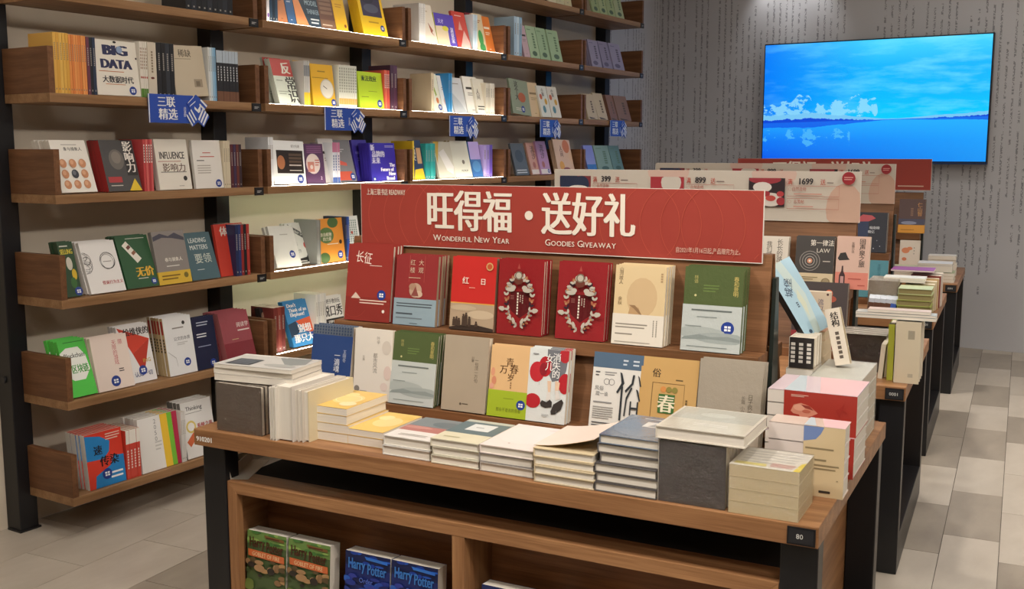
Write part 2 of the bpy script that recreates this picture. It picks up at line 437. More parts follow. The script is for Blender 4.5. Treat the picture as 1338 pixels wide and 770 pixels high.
# ------------------------------------------------------------------ television on the back wall
def tv_screen():
    t = NT('screen_picture'); v = t.obj(); sp = t.n('ShaderNodeSeparateXYZ'); t.put(sp.inputs[0], v)
    x = t.math('DIVIDE', sp.outputs[0], 1.70); z = t.math('DIVIDE', sp.outputs[2], 0.925)
    hz = t.math('MULTIPLY_ADD', x, 0.035, 0.335)
    dz = t.math('SUBTRACT', z, hz)
    sky = t.ramp(z, [(0.33, '#00c8ff'), (0.55, '#00b4fa'), (0.8, '#10b0f6'), (1.0, '#40ccf6')])
    sky = t.mix(t.math('SUBTRACT', 1.0, t.math('MULTIPLY', x, 1.9), clamp=True), sky, lin('#0078f0'))
    cl = t.noise(t.map(v, (1.1, 1, 5.5)), 1.7, 5, 0.6)
    sky = t.mix(t.math('MULTIPLY', t.ramp(cl, [(0.47, '#000000'), (0.72, '#ffffff')]), t.math('MULTIPLY_ADD', x, 0.55, 0.25, clamp=True)), sky, lin('#7ae2fa'))
    def ridge(mirror):
        d = t.math('MULTIPLY', dz, -1.55) if mirror else dz
        prof = t.noise(t.map(v, (4.2, 0, 0)), 1.0, 5, 0.65)
        rough = t.noise(v, 17, 4, 0.7)
        left = t.math('SUBTRACT', 1.0, t.math('MULTIPLY', x, 1.75), clamp=True)
        right = t.math('MULTIPLY', t.math('SUBTRACT', x, 0.64), 0.5, clamp=True)
        h = t.math('MULTIPLY', t.math('MULTIPLY_ADD', prof, 1.1, 0.1), t.math('ADD', t.math('MULTIPLY', t.math('MULTIPLY', left, 2.0, clamp=True), 0.095), t.math('MULTIPLY', right, 0.3)))
        rid = t.math('LESS_THAN', t.math('SUBTRACT', d, t.math('MULTIPLY', rough, 0.012)), h)
        snow = t.math('MULTIPLY', rid, t.math('GREATER_THAN', t.math('ADD', d, t.math('MULTIPLY', rough, 0.05)), t.math('MULTIPLY_ADD', h, 0.55, 0.018)))
        return rid, snow
    cum = t.math('MULTIPLY', t.math('GREATER_THAN', t.noise(t.map(v, (1, 1, 1.5)), 9.0, 6, 0.65), 0.5), 1.0)
    zone = t.math('MULTIPLY', t.math('GREATER_THAN', dz, 0.03), t.math('LESS_THAN', dz, t.math('MULTIPLY_ADD', t.noise(t.map(v, (3, 0, 0)), 1.6, 2), 0.42, -0.03)))
    zone = t.math('MULTIPLY', zone, t.math('LESS_THAN', t.math('ADD', x, t.math('MULTIPLY', t.noise(v, 3.0, 2), 0.5)), 0.72))
    sky = t.mix(t.math('MULTIPLY', t.math('MULTIPLY', cum, zone), 0.75), sky, lin('#8fd6ef'))
    rid, snow = ridge(False)
    up = t.mix(rid, sky, lin('#0a45cf')); up = t.mix(t.math('MULTIPLY', snow, 0.8), up, lin('#7fd0f0'))
    wat = t.ramp(z, [(0.0, '#0750dc'), (0.18, '#0a74ee'), (0.34, '#1f9ff5')])
    wat = t.mix(t.math('MULTIPLY', x, 0.55), wat, lin('#23b0f5'))
    r2, s2 = ridge(True)
    wat = t.mix(t.math('MULTIPLY', r2, 0.8), wat, lin('#0a4cdc'))
    ref = t.math('MULTIPLY', t.math('GREATER_THAN', t.noise(t.map(v, (1, 1, 1.4), (0.3, 0, 0.4)), 8.0, 5, 0.62), 0.56),
                 t.math('MULTIPLY', t.math('LESS_THAN', dz, -0.06), t.math('GREATER_THAN', dz, -0.24)))
    ref = t.math('MULTIPLY', ref, t.math('LESS_THAN', x, 0.42))
    wat = t.mix(t.math('MULTIPLY', ref, 0.7), wat, lin('#4fb6ee'))
    c = t.mix(t.math('LESS_THAN', dz, 0.0), up, wat)
    e = t.n('ShaderNodeEmission'); t.put(e.inputs[0], c); e.inputs[1].default_value = 1.3
    gl = t.n('ShaderNodeBsdfGlossy'); gl.inputs['Roughness'].default_value = 0.25; gl.inputs[0].default_value = (0.03, 0.03, 0.03, 1)
    a = t.n('ShaderNodeAddShader'); t.t.links.new(e.outputs[0], a.inputs[0]); t.t.links.new(gl.outputs[0], a.inputs[1])
    t.t.links.new(a.outputs[0], t.out.inputs[0]); return t.mat
tv = thing('television', 'large flat television on the back wall showing a blue lake', 'television', Matrix.Translation((-2.925, WY-0.09, 1.42)))
m = MB(); m.box(-0.002, 0.004, -0.014, 1.725, 0.05, 0.948, pm('#101522', 0.3)); m.build('casing', tv, 0.004)
m = MB(); m.box(0.008, -0.001, 0.008, 1.715, 0.0035, 0.938, tv_screen()); m.build('screen', tv)
m = MB(); m.box(-0.002, -0.003, -0.014, 1.725, 0.004, 0.0, pm('#28406e', 0.3)); m.build('bottom_bezel', tv)
m = MB(); m.box(0.5, 0.05, 0.25, 1.2, 0.065, 0.7, BLACK); m.build('wall_bracket', tv)

# ------------------------------------------------------------------ wall shelves: five bays of oak trays between black posts
SHF = Frame((-3.532, 0), axes=((0, 1, 0), (-1, 0, 0)))
BAYS = [(2.444, 3.505), (3.535, 4.580), (4.605, 5.580), (5.605, 6.575), (6.60, 7.545)]
ROWZ = {'E': .144, 'D': .526, 'C': .919, 'B': 1.316, 'A': 1.692, 'T': 2.063, 'T2': 2.437}
BT = 0.034
ROWN = {'E': 'lowest shelf', 'D': 'second shelf up', 'C': 'third shelf up', 'B': 'fourth shelf up', 'A': 'fifth shelf up', 'T': 'sixth shelf up', 'T2': 'seventh shelf up'}
BAYN = ['first bay', 'second bay', 'third bay', 'fourth bay', 'fifth bay']
LED = {(r, b) for r in ('T', 'A', 'B', 'C', 'D') for b in (1, 2)}
TAGP = pm('#e9e6df', 0.5)
for rn, z in ROWZ.items():
    for b, (y0, y1) in enumerate(BAYS):
        if (rn, b) in (('T2', 0), ('T2', 1), ('T2', 2)): continue
        t = thing('wall_shelf', f'oak tray shelf with low end panels, {ROWN[rn]}, {BAYN[b]} of the wall shelves', 'shelf',
                  Matrix.Translation((-3.81, y0, z)), 'oak wall shelves')
        L = y1-y0
        m = MB(); m.box(0, 0, 0, 0.278, L, BT, SHY); m.build('board', t, 0.0015)
        for yy in (0, L-0.026):
            m = MB(); m.box(0, yy, BT, 0.278, yy+0.026, 0.204, SHX); m.build('end_panel', t, 0.0015)
        m = MB(); m.box(0.278, L-0.055, -0.004, 0.283, L-0.002, BT-0.002, BLACK)
        th_ = m.build('tag_holder', t)
        m = MB(); m.box(0.283, L-0.046, 0.004, 0.2835, L-0.012, 0.022, pm('#2c2c30', 0.5))
        p = Print(m, (0.2835, L-0.046, 0.004), (0, 1, 0), (0, 0, 1), (1, 0, 0), 0.034, 0.018); p.run([('l', .1, .2, .9, .8, 2, '#c9c9c4')]); m.build('paper_tag', th_)
        if (rn, b) in (('B', 1), ('C', 1)):
            m = MB(); m.box(0.05, 0.05, -0.0045, 0.062, L-0.05, -0.0005, emit('#f0ffd8', 16.0)); m.build('led_strip', t)  # extra strip added beneath the tray to brighten the wall below
        if (rn, b) in LED:
            m = MB(); m.box(0.2645, 0.03, BT-0.002, 0.2755, L-0.03, BT+0.0006, emit('#fff4e2', LED_STRENGTH)); m.build('led_strip', t)
ys = [2.435] + [(BAYS[i][1]+BAYS[i+1][0])/2 for i in range(4)] + [7.50]
for i, y in enumerate(ys):
    t = thing('steel_post', ('first', 'second', 'third', 'fourth', 'fifth', 'sixth')[i] + ' black steel post along the shelf wall, carrying the oak trays', 'post', Matrix.Translation((WX, y, 0)), 'black shelf posts')
    m = MB(); m.box(0.0, -0.04, 0.0, 0.088, 0.04, 3.05, BLACK); m.build('upright', t, 0.003)
    m = MB(); m.box(0.01, -0.046, 0.0, 0.095, 0.046, 0.008, BLACK); m.build('foot_plate', t)
    for k in range(3):
        m = MB(); m.cyl((0.045, -0.047, 0.62+k*0.76), 0.014, 0.014, 0.007, DKGREY, 10, 'y'); m.build('bolt', t)

# hanging blue shelf talkers on the fifth shelf
BLUE, WHT = '#2b4fb0', '#eef0f2'
def blue_tag(i, px0, px1, pt, pb):
    u0 = SHF.solve_u(px0, -0.012, 1.67); u1 = SHF.solve_u(px1, -0.012, 1.67)
    zt = SHF.onu(px0, pt, u0)[2]; zb = SHF.onu(px0, pb, u0)[2]
    W, Hh = u1-u0, abs(zt-zb)
    t = thing('shelf_sign', f'blue sign with white striped emblem hanging from the fifth shelf up, {BAYN[i]}', 'sign', axes((-3.518, u0, zb), (0, 1, 0), (-1, 0, 0), (0, 0, 1)), 'blue shelf signs')
    m = MB(); m.box(0, 0, 0, W*0.74, 0.003, Hh, pm(BLUE, 0.4))
    p = Print(m, (0, 0, 0), (1, 0, 0), (0, 0, 1), (0, -1, 0), W*0.74, Hh)
    p.run([('r', 0, 0, .02, 1, WHT), ('t', '三联', .39, .74, .34, WHT, .02), ('t', '精选', .42, .31, .36, WHT, .02), ('v', '共享图', .80, .58, .11, WHT)])
    m.build('panel', t)
    m = MB(); P = lambda a, b, d=-0.004: (a*W, d, b*Hh)
    A = [(0.62, .72), (.78, 1.04), (.98, .68), (.92, .5), (1.0, .26), (.90, -.12), (.80, .06), (.70, -.12), (.60, .26), (.69, .48)]
    m.poly([P(*a) for a in A], pm(BLUE, 0.4)); m.poly([P(a, b, -0.001) for a, b in reversed(A)], pm(BLUE, 0.4))
    for k in range(len(A)):
        a, b = A[k], A[(k+1) % len(A)]
        m.poly([P(*b), P(*a), P(*a, -0.001), P(*b, -0.001)], pm(BLUE, 0.4))
    W_ = pm(WHT, 0.4)
    def bar(x0, y0, x1, y1, th):
        m.poly([P(x0, y0, -.0045), P(x1, y1, -.0045), P(x1+.012, y1+th, -.0045), P(x0+.012, y0+th, -.0045)], W_)
    for k in range(3): bar(.605+k*.035, .27+k*.1, .695+k*.035, -.1+k*.1, .055)
    for k in range(3): bar(.805+k*.033, .07+k*.1, .885+k*.033, .3+k*.1-.05, .055) if 0 else m.poly([P(.985-k*.037, .33+k*.1, -.0045), P(.895-k*.037, -.08+k*.09, -.0045), P(.875-k*.037, -.02+k*.09, -.0045), P(.965-k*.037, .385+k*.1, -.0045)], W_)
    for k in range(2): bar(.632+k*.03, .70-k*.11, .735+k*.025, .93-k*.16, .06)
    for k in range(2): m.poly([P(.97-k*.04, .66-k*.12, -.0045), P(.86-k*.02, .9-k*.17, -.0045), P(.85-k*.02, .84-k*.17, -.0045), P(.955-k*.04, .60-k*.12, -.0045)], W_)
    m.poly([P(.745, .62, -.0045), P(.80, .5, -.0045), P(.86, .72, -.0045), P(.845, .44, -.0045), P(.815, .38, -.0045), P(.745, .52, -.0045)], W_)
    m.build('emblem', t)
for i, a in enumerate([(194, 272, 122, 160), (424, 477, 140, 170), (587, 624.5, 151, 178), (705.5, 732.5, 156, 179), (797, 818.5, 157, 178)]): blue_tag(i, *a)

# ------------------------------------------------------------------ four display tables in a row, each with a stepped rack and a banner
TH, TT, TW = 0.696, 0.05, 1.824
def tframe(FR, ang):
    a = R(ang); return Frame((FR[0]-math.cos(a)*TW, FR[1]-math.sin(a)*TW), ang)
TF = [Frame((-2.427, 2.093), 4.81), tframe((-.745, 3.781), 6.6), tframe((-.952, 5.399), 6.6), tframe((-1.091, 6.904), 6.6)]
TD = [1.017, 1.07, 1.05, 1.05]
NTH = ['first', 'second', 'third', 'fourth']
def tmat(f, u=0, v=0, z=0):
    M = Matrix.Rotation(R(f.ang), 4, 'Z'); M.translation = f.at(u, v, z); return M
NAVY = '#9c2f25'
def table(i):
    f, d = TF[i], TD[i]
    t = thing('display_table', f'oak topped display table on black steel frames, {NTH[i]} of the row', 'table', tmat(f), 'oak display tables')
    m = MB(); m.box(0, 0, TH-TT, TW, d, TH, OAKX)
    if i == 0:
        p = Print(m, (0, 0, TH-TT), (1, 0, 0), (0, 0, 1), (0, -1, 0), TW, TT); p.run([('t', '910201', .0215, .42, .36, '#f2efe9', .03)])
    m.build('table_top', t, 0.002)
    lw, ld = 0.085, 0.06
    for u0 in (0.004, TW-0.004-lw):
        for v0 in (0.03, d-0.03-ld):
            m = MB(); m.box(u0, v0, 0, u0+lw, v0+ld, TH-TT, BLACK); m.build('leg', t, 0.003)
        m = MB(); m.box(u0, 0.03+ld, 0.0, u0+lw, d-0.03-ld, 0.14, BLACK); m.build('bottom_rail', t, 0.002)
    m = MB(); u1 = TW-0.068; m.box(u1, -0.004, TH-0.046, u1+0.062, 0, TH-0.006, BLACK); th_ = m.build('tag_holder', t)
    m = MB(); m.box(u1+.004, -0.0048, TH-0.042, u1+0.058, -0.004, TH-0.010, pm('#202024', .5))
    p = Print(m, (u1, -0.0048, TH-0.046), (1, 0, 0), (0, 0, 1), (0, -1, 0), 0.062, 0.04)
    p.run([('t', '80' if i == 0 else '0001', .45, .5, .34, '#d9d9d4')]); m.build('paper_tag', th_)
    return t
for i in range(4): table(i)
RU0, RU1, VC = 0.15, 1.555, 0.64
RAKX = wood('#936746', '#644328', 'x')
def rack(i):
    f = TF[i]
    t = thing('stepped_rack', f'two-tier oak book rack standing on the {NTH[i]} display table', 'rack', tmat(f, 0, 0, TH), 'oak book racks')
    for s_, nm in ((1, 'front'), (-1, 'rear')):
        V = lambda v: VC+(v-VC)*s_
        def slab_(prof, name, mat):
            RX = RU1
            pr = [(V(a), b) for a, b in prof]
            if s_ < 0: pr = pr[::-1]
            m = MB(); m.prism_x(pr, RU0, RX, mat); m.build(name, t, 0.0015)
        slab_([(.40, 0), (.515, 0), (.515, .035), (.40, .035)], 'lower_ledge', RAKX)
        slab_([(.475, .035), (.49, .035), (.545, .228), (.53, .228)], 'lower_back_panel', RAKX)
        slab_([(.50, .226), (.605, .226), (.605, .267), (.50, .267)], 'upper_ledge', RAKX)
        slab_([(.580, .267), (.592, .267), (.632, .535), (.622, .535)], 'upper_back_panel', RAKX)
    m = MB(); m.prism_x([(.60, 0), (.70, 0), (.66, .47), (.63, .47)], RU1+0.0005, RU1+0.012, pm('#232b27', 0.35)); m.build('end_plate', t, 0.001)
    return t
for i in range(4): rack(i)
RING = '#c05a4a'
def banner(i, u0, u1, z0, z1, red, lab, items):
    f = TF[i]
    t = thing('banner_board', lab, 'sign', tmat(f, u0, VC-0.032, z0), 'New Year banner boards')
    W, Hh = u1-u0, z1-z0
    m = MB(); m.box(0, 0, 0, W, 0.008, Hh, pm('#ded8cd', 0.5))
    p = Print(m, (0, 0, 0), (1, 0, 0), (0, 0, 1), (0, -1, 0), W, Hh)
    p.run([('r', .001, .012, .999, .995, red)]+items); m.build('board', t)
    for k in (0.2, 0.8):
        m = MB(); m.box(W*k-0.02, 0.008, 0.03, W*k+0.02, 0.011, 0.1, DKGREY); m.build('clip', t)
CR = '#e4dacb'
it = []
for k in range(5): it.append(('ring', .115+k*.045, .49, .093, .0012, '#b5503f'))
for k in range(5): it.append(('ring', .73+k*.047, .49, .093, .0012, '#b5503f'))
it += [('t', '上海三联书店', .05, .865, .095, CR, .012, .62), ('t', 'READWAY', .108, .865, .10, CR, .008, .55),
       ('t', '旺得福', .307, .60, .58, CR, .022, .82, 0, .222), ('c', .4645, .56, .0105, CR), ('t', '送好礼', .609, .60, .58, CR, .022, .82, 0, .222),
       ('sc', 'Wonderful New Year', .312, .165, .118, CR, .006), ('sc', 'Goodies Giveaway', .592, .165, .118, CR, .006),
       ('t', '自2021年1月16日起,产品赠完为止。', .885, .145, .075, '#d8b9a8', .0, .7, 0, .175)]
banner(0, .19, 1.531, 1.206, 1.408, '#9a3a30', 'red New Year giveaway banner on top of the first table rack', it)
PK, TX = '#cdb0a2', '#b06e60'
def inset(rect, cx, cy, rx, ry, c, n=16):
    x0, y0, x1, y1 = rect; pts = []
    for k in range(n):
        a = 2*math.pi*k/n
        pts.append((x0+(x1-x0)*min(1, max(0, cx+rx*math.cos(a))), y0+(y1-y0)*min(1, max(0, cy+ry*math.sin(a)))))
    return ('p', pts, c)
def offer(x, pic):
    rc = (x, .28, x+.112, .86); n = len(pic[1])
    o = [('r', *rc, pic[0])] + [inset(rc, *q) for q in pic[2]]
    o += [('t', '满', x+.127, .79, .11, '#b04a3c', .01, .8), ('t', pic[1], x+.138+.0095*n, .80, .15, '#26222a', .025, .85), ('t', '送', x+.150+.019*n, .79, .11, '#b04a3c', .01, .8),
          ('l', x+.162+.019*n, .76, x+.19+.019*n, .80, 1, '#6b5a58')]
    for k, (a, b) in enumerate((('自然造物', .52), ('古笺帖', .27))):
        o += [('r', x+.12, b-.02, x+.275, b-.012, TX), ('r', x+.12, b+.185, x+.275, b+.193, TX), ('r', x+.12, b-.02, x+.1206, b+.19, TX), ('r', x+.2744, b-.02, x+.275, b+.19, TX),
              ('ring', x+.128, b+.125, .005, .0006, TX, 12), ('t', a, x+.156, b+.13, .075, '#a5584b', .005, .8), ('l', x+.14, b+.005, x+.25-.05*k, b+.06, 1, '#c18f80')]
    return o
pics = [('#7c2f36', '399', [(.3, .8, .35, .35, '#26304a'), (.25, .45, .35, .12, '#d8d2cc'), (.7, .7, .25, .3, '#27324c'), (.6, .55, .3, .1, '#d8d2cc'), (.75, .3, .3, .12, '#c9c4bf'), (.5, .2, .25, .15, '#8c2432')]),
        ('#a23039', '899', [(.62, .8, .3, .4, '#c9c3b8'), (.4, .4, .3, .15, '#d8a06a'), (.2, .3, .2, .2, '#8c1f2b')]),
        ('#2a1d22', '1699', [(.45, .95, .45, .16, '#97303a'), (.38, .68, .26, .18, '#d8d2ca'), (.62, .25, .32, .24, '#d3ccc3'), (.15, .35, .12, .1, '#a8343c'), (.88, .45, .1, .1, '#b03b3f'), (.2, .1, .16, .12, '#b78050'), (.48, .45, .12, .1, '#9c2e36'), (.9, .2, .12, .14, '#9c2e36'), (.62, .3, .14, .1, '#b9473f')])]
WB2 = [('e', .40, .98, .07, .30, PK), ('e', .74, .95, .07, .3, PK), ('e', .955, .25, .055, .52, '#c4a390')]
for k in range(3): WB2 += offer(.02+k*.322, pics[k])
WB2 += [('c', .965, .87, .0195, '#96222b'), ('l', .952, .83, .978, .91, 2, '#d69a94')]
banner(1, .23, 1.567, 1.225, 1.430, '#c6beb1', 'cream gift offer board on top of the second table rack', WB2)
banner(2, .205, 1.557, 1.225, 1.440, '#c6beb1', 'cream gift offer board on top of the third table rack, mostly hidden', WB2)
banner(3, .30, 1.60, 1.245, 1.455, '#9a3a30', 'plain red banner board on the last table rack below the television', [('t', '旺得福', .307, .60, .58, CR, .022, .82, 0, .222), ('t', '送好礼', .609, .60, .58, CR, .022, .82, 0, .222), ('l', .84, .1, .98, .18, 1, '#d8b9a8')])

# the low display case under each table
def case(i):
    f = TF[i]
    u0, u1, zt = 0.0905, 1.7335, 0.538
    t = thing('display_case', f'open oak display case standing under the {NTH[i]} table', 'cabinet', tmat(f), 'oak display cases')
    W = u1-u0; A, B = 0.036, 0.985
    m = MB()                                                     # mitred face frame
    o4 = [(u0, zt), (u1, zt), (u1, 0.04), (u0, 0.04)]; i4 = [(u0+A, zt-A), (u1-A, zt-A), (u1-A, 0.04+A), (u0+A, 0.04+A)]
    mats = [OAKX, OAKZ, OAKX, OAKZ]
    for k in range(4):
        m = MB(); a, b, c, d = o4[k], o4[(k+1) % 4], i4[(k+1) % 4], i4[k]
        q = [(a[0], 0.035, a[1]), (b[0], 0.035, b[1]), (c[0], 0.035, c[1]), (d[0], 0.035, d[1])]
        m.hexa([q[0], q[3], q[2], q[1]] + [(x, 0.06, z) for x, y, z in (q[0], q[3], q[2], q[1])], mats[k]); m.build('frame_rail', t, 0.001)
    m = MB(); m.box(u0, 0.06, zt-0.02, u1, B, zt-0.0012, pm('#121213', 0.9)); m.build('shaded_top', t)  # near-black colour stands in for the shade under the table top
    m = MB(); m.box(u0, 0.06, zt-0.0012, u1, 0.125, zt, OAKX); m.build('lit_top_strip', t)  # oak colour kept only where light reaches the top of the case
    for x in (u0, u1-0.02):
        m = MB(); m.box(x, 0.06, 0.04, x+0.02, B, zt-0.02, OAKY); m.build('side_panel', t)
    m = MB(); m.box(u0+0.02, 0.19, 0.06, u1-0.02, 0.205, zt-0.02, wood('#a06a42', '#744829', 'x')); m.build('back_panel', t)
    m = MB(); m.box(0.868, 0.036, 0.076, 0.906, 0.19, zt-A, OAKZ); m.build('divider', t)
    m = MB(); m.box(u0+0.02, 0.06, 0.155, u1-0.02, 0.19, 0.175, OAKX); m.build('shelf_board', t)
    m = MB(); m.box(u0, 0.06, 0.0, u1, B, 0.04, BLACK); m.build('plinth', t)
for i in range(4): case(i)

# ------------------------------------------------------------------ books
PAGE, PAGE2 = pages('#e3d9c6'), pages('#ece6da')
STK = '#27408f'
def sticker_mesh(x, z, r, parent, txt=True):
    m = MB(); n = 18
    m.poly([(x+r*math.cos(2*math.pi*i/n), -0.0013, z+r*math.sin(2*math.pi*i/n)) for i in range(n)], pm(STK, 0.3))
    for i in range(n):
        a, b = 2*math.pi*i/n, 2*math.pi*(i+1)/n
        m.poly([(x+r*math.cos(b), -0.0013, z+r*math.sin(b)), (x+r*math.cos(a), -0.0013, z+r*math.sin(a)), (x+r*math.cos(a), -0.0009, z+r*math.sin(a)), (x+r*math.cos(b), -0.0009, z+r*math.sin(b))], pm(STK, 0.3))
    p = Print(m, (x-r, -0.0013, z-r), (1, 0, 0), (0, 0, 1), (0, -1, 0), 2*r, 2*r)
    p.run([('r', .26, .52, .47, .68, WHT), ('r', .53, .52, .74, .68, WHT), ('r', .26, .3, .47, .46, WHT), ('r', .53, .3, .74, .46, WHT)])
    m.build('sticker', parent)
def make_book(M, lab, group, w, h, t, col, sp=None, pr=(), spr=(), st=None, hard=False, film=False, band=None, pg=None, name='paperback', back=None, lab_group=True):
    root = thing(name, lab, 'book', M, group)
    c = 0.0024 if hard else 0.0007
    ins = 0.0035 if hard else 0.0006
    k = dict(rough=0.4, film=film); cm = pm(col, 0.4, 0.0, film); sm = pm(sp or col, 0.4, 0.0, film)
    m = MB()
    m.box(0, 0, 0, w, c, h, cm); m.box(0, t-c, 0, w, t, h, pm(back or col, 0.4, 0.0, film)); m.box(0, c, 0, c, t-c, h, sm)
    if sp and sp != col:
        m.poly([(-0.0002, t, 0), (-0.0002, 0, 0), (-0.0002, 0, h), (-0.0002, t, h)], sm)
    if pr: Print(m, (0, 0, 0), (1, 0, 0), (0, 0, 1), (0, -1, 0), w, h, 0.00018, **k).run(pr)
    if spr: Print(m, (-0.0002, t, 0), (0, -1, 0), (0, 0, 1), (-1, 0, 0), t, h, 0.00018, **k).run(spr)
    cov = m.build('cover', root)
    m = MB(); m.box(c, c, ins, w-ins, t-c, h-ins, pg or PAGE); m.build('pages', root)
    if band:
        z0, z1, bc, bp = band; z0 *= h; z1 *= h; b = pm(bc, 0.45, 0.0, film)
        m = MB(); m.box(-0.0008, -0.0012, z0, w+0.0006, -0.0004, z1, b); m.box(-0.0008, -0.0004, z0, -0.0003, t+0.0006, z1, b)
        Print(m, (0, -0.0012, z0), (1, 0, 0), (0, 0, 1), (0, -1, 0), w, z1-z0, 0.00018, **k).run(bp); m.build('belly_band', cov)
    if st: sticker_mesh(st[0]*w, st[1]*h, (st[2] if len(st) > 2 else 0.017), cov)
    return root
JR = random.Random(11)
class Place:
    def __init__(s, fr, v0, z, phrase, group, tr=(0, 0, 1), film=False, name='paperback', lim=None, thm=19):
        s.thm = thm
        s.fr, s.v0, s.z, s.phrase, s.group, s.tr, s.film, s.name, s.lim = fr, v0, z, phrase, group, tr, film, name, lim
    def px(s, q): return (s.tr[0]+q[0]/s.tr[2], s.tr[1]+q[1]/s.tr[2])
    def X(s, x): return s.tr[0]+x/s.tr[2]
    def face(s, x0, x1, TL, n, col, desc, pr=(), t=0.015, d=0.0, w=None, h=None, th=None, roll=0.0, gap=0.0018, **kw):
        fr, v0, z = s.fr, s.v0+d, s.z
        u1 = fr.solve_u(s.X(x1), v0, z); u0 = fr.solve_u(s.X(x0), v0, z) if x0 is not None else u1-w
        if w and x0 is not None: u1 = u0+w
        if s.lim:
            u0 = max(u0, s.lim[0]); u1 = min(u1, s.lim[1])
        W = u1-u0
        if TL is not None:
            p = s.px(TL); q = fr.onu(p[0], p[1], u0); a = math.atan2(q[1]-v0, q[2]-z)
            a = min(max(a, R(6)), R(s.thm)) if th is None else R(min(th, s.thm))
            if h is None:
                lo, hi = 0.12, 0.34
                for _ in range(40):
                    m_ = (lo+hi)/2
                    if proj(fr.at(u0, v0+m_*math.sin(a), z+m_*math.cos(a)))[1] > p[1]: lo = m_
                    else: hi = m_
                h = min(max(lo, 0.165), 0.262)
        else: a = R(13 if th is None else th); h = h or 0.215
        h = min(h, 0.29)
        name = kw.pop('name', s.name); film = kw.pop('film', s.film)
        root = None
        for k in range(n):
            ak = a
            Zl = Vector((0, 0, 1))*math.cos(ak)+fr.V*math.sin(ak); X = fr.U
            if roll or k: 
                rq = Matrix.Rotation(R(roll if k == 0 else roll*.0+JR.uniform(-.12, .12)), 3, Zl.cross(X)); X = rq @ X; Zl = rq @ Zl
            Y = Zl.cross(X)
            o = fr.at(u0+(JR.uniform(-.003, .003) if k else 0), v0+k*(t/math.cos(a)+gap), z+t*math.sin(a)+(0.001 if k else 0.0006)+(abs(math.sin(R(roll)))*W if roll and not k else 0))
            M = axes(o, X, Y, Zl)
            if k == 0: root = make_book(M, f'{desc}, {s.phrase}', s.group, W, h, t, col, pr=pr, name=name, film=film, **kw)
            else: dup(root, M, f'{ORD[k-1]} copy behind {desc}, {s.phrase}', s.group)
        return root
    def spines(s, x0, x1, ytop, n, cols, desc, spr=(), h=None, dp=0.148, d=0.0, jit=0.002, **kw):
        fr, v0, z = s.fr, s.v0+d, s.z
        u0, u1 = fr.solve_u(s.X(x0), v0, z), fr.solve_u(s.X(x1), v0, z)
        if s.lim: u0 = max(u0, s.lim[0]); u1 = min(u1, s.lim[1])
        t = (u1-u0)/n
        if h is None:
            q = fr.onu(s.X(x1), s.px((x1, ytop))[1], u1)
            lo, hi = 0.1, 0.36
            for _ in range(40):
                m_ = (lo+hi)/2
                if proj(fr.at((u0+u1)/2, v0, z+m_))[1] > s.px((0, ytop))[1]: lo = m_
                else: hi = m_
            h = min(max(lo, 0.16), 0.262)
        if isinstance(cols, str): cols = [cols]
        made = {}
        name = kw.pop('name', s.name); film = kw.pop('film', s.film)
        for k in range(n):
            o = fr.at(u0+(k+1)*t-0.0004, v0+JR.uniform(0, jit), z+0.0004)
            X, Z = fr.V, Vector((0, 0, 1)); M = axes(o, X, Z.cross(X), Z)
            lab = f'{ORD[k]} of the {desc}, {s.phrase}' if n > 1 else f'{desc}, {s.phrase}'
            c = cols[k % len(cols)]
            if c in made: dup(made[c], M, lab, s.group)
            else: made[c] = make_book(M, lab, s.group, dp, h, t-0.0008, c, spr=spr, name=name, film=film, **kw)
def shelf(row, bay, tr, **kw):
    y0, y1 = BAYS[bay]
    return Place(SHF, 0.036 if (row, bay) in LED else 0.018, ROWZ[row]+BT, f'{ROWN[row]}, {BAYN[bay]}', f'books on the {ROWN[row]}, {BAYN[bay]}', tr, lim=(y0+0.029, y1-0.029), **kw)
c1, c2, c3, c4, c5, e1 = (0, 0, 3.823), (0, 160, 3.823), (0, 280, 3.823), (0, 400, 3.823), (0, 570, 3.823), (0, 480, 3.5)
k6, k7, k8, g_, h5, t1, m3 = (300, 0, 4.46), (300, 150, 4.46), (300, 270, 3.85), (560, 0, 3.21), (500, 0, 6.69), (330, 0, 6.69), (640, 20, 3.85)
INK, GRY = '#2a2622', '#8a847c'
ST = (.82, .1)
def simple(ink=INK, two=GRY, y=.62): return [('l', .15, y, .85, y+.14, 1, ink), ('l', .22, y-.14, .78, y-.04, 2, two), ('l', .35, .08, .65, .12, 1, two)]
SPT = [('r', .28, .55, .72, .9, '#f2efe8'), ('d', .36, .57, .64, .88, 6, INK)]
SPD = [('d', .36, .55, .64, .84, 9, '#857b6e'), ('r', .36, .06, .64, .09, '#857b6e')]
SPW = [('d', .36, .5, .64, .82, 9, '#a9a49c'), ('r', .36, .06, .64, .09, '#a9a49c')]
SPDOT = [('d', .3, .5, .7, .9, 7, '#8b6a52'), ('e', .5, .36, .36, .02, '#b8442e'), ('r', 0, 0, 1, .16, '#5f8a3c')]

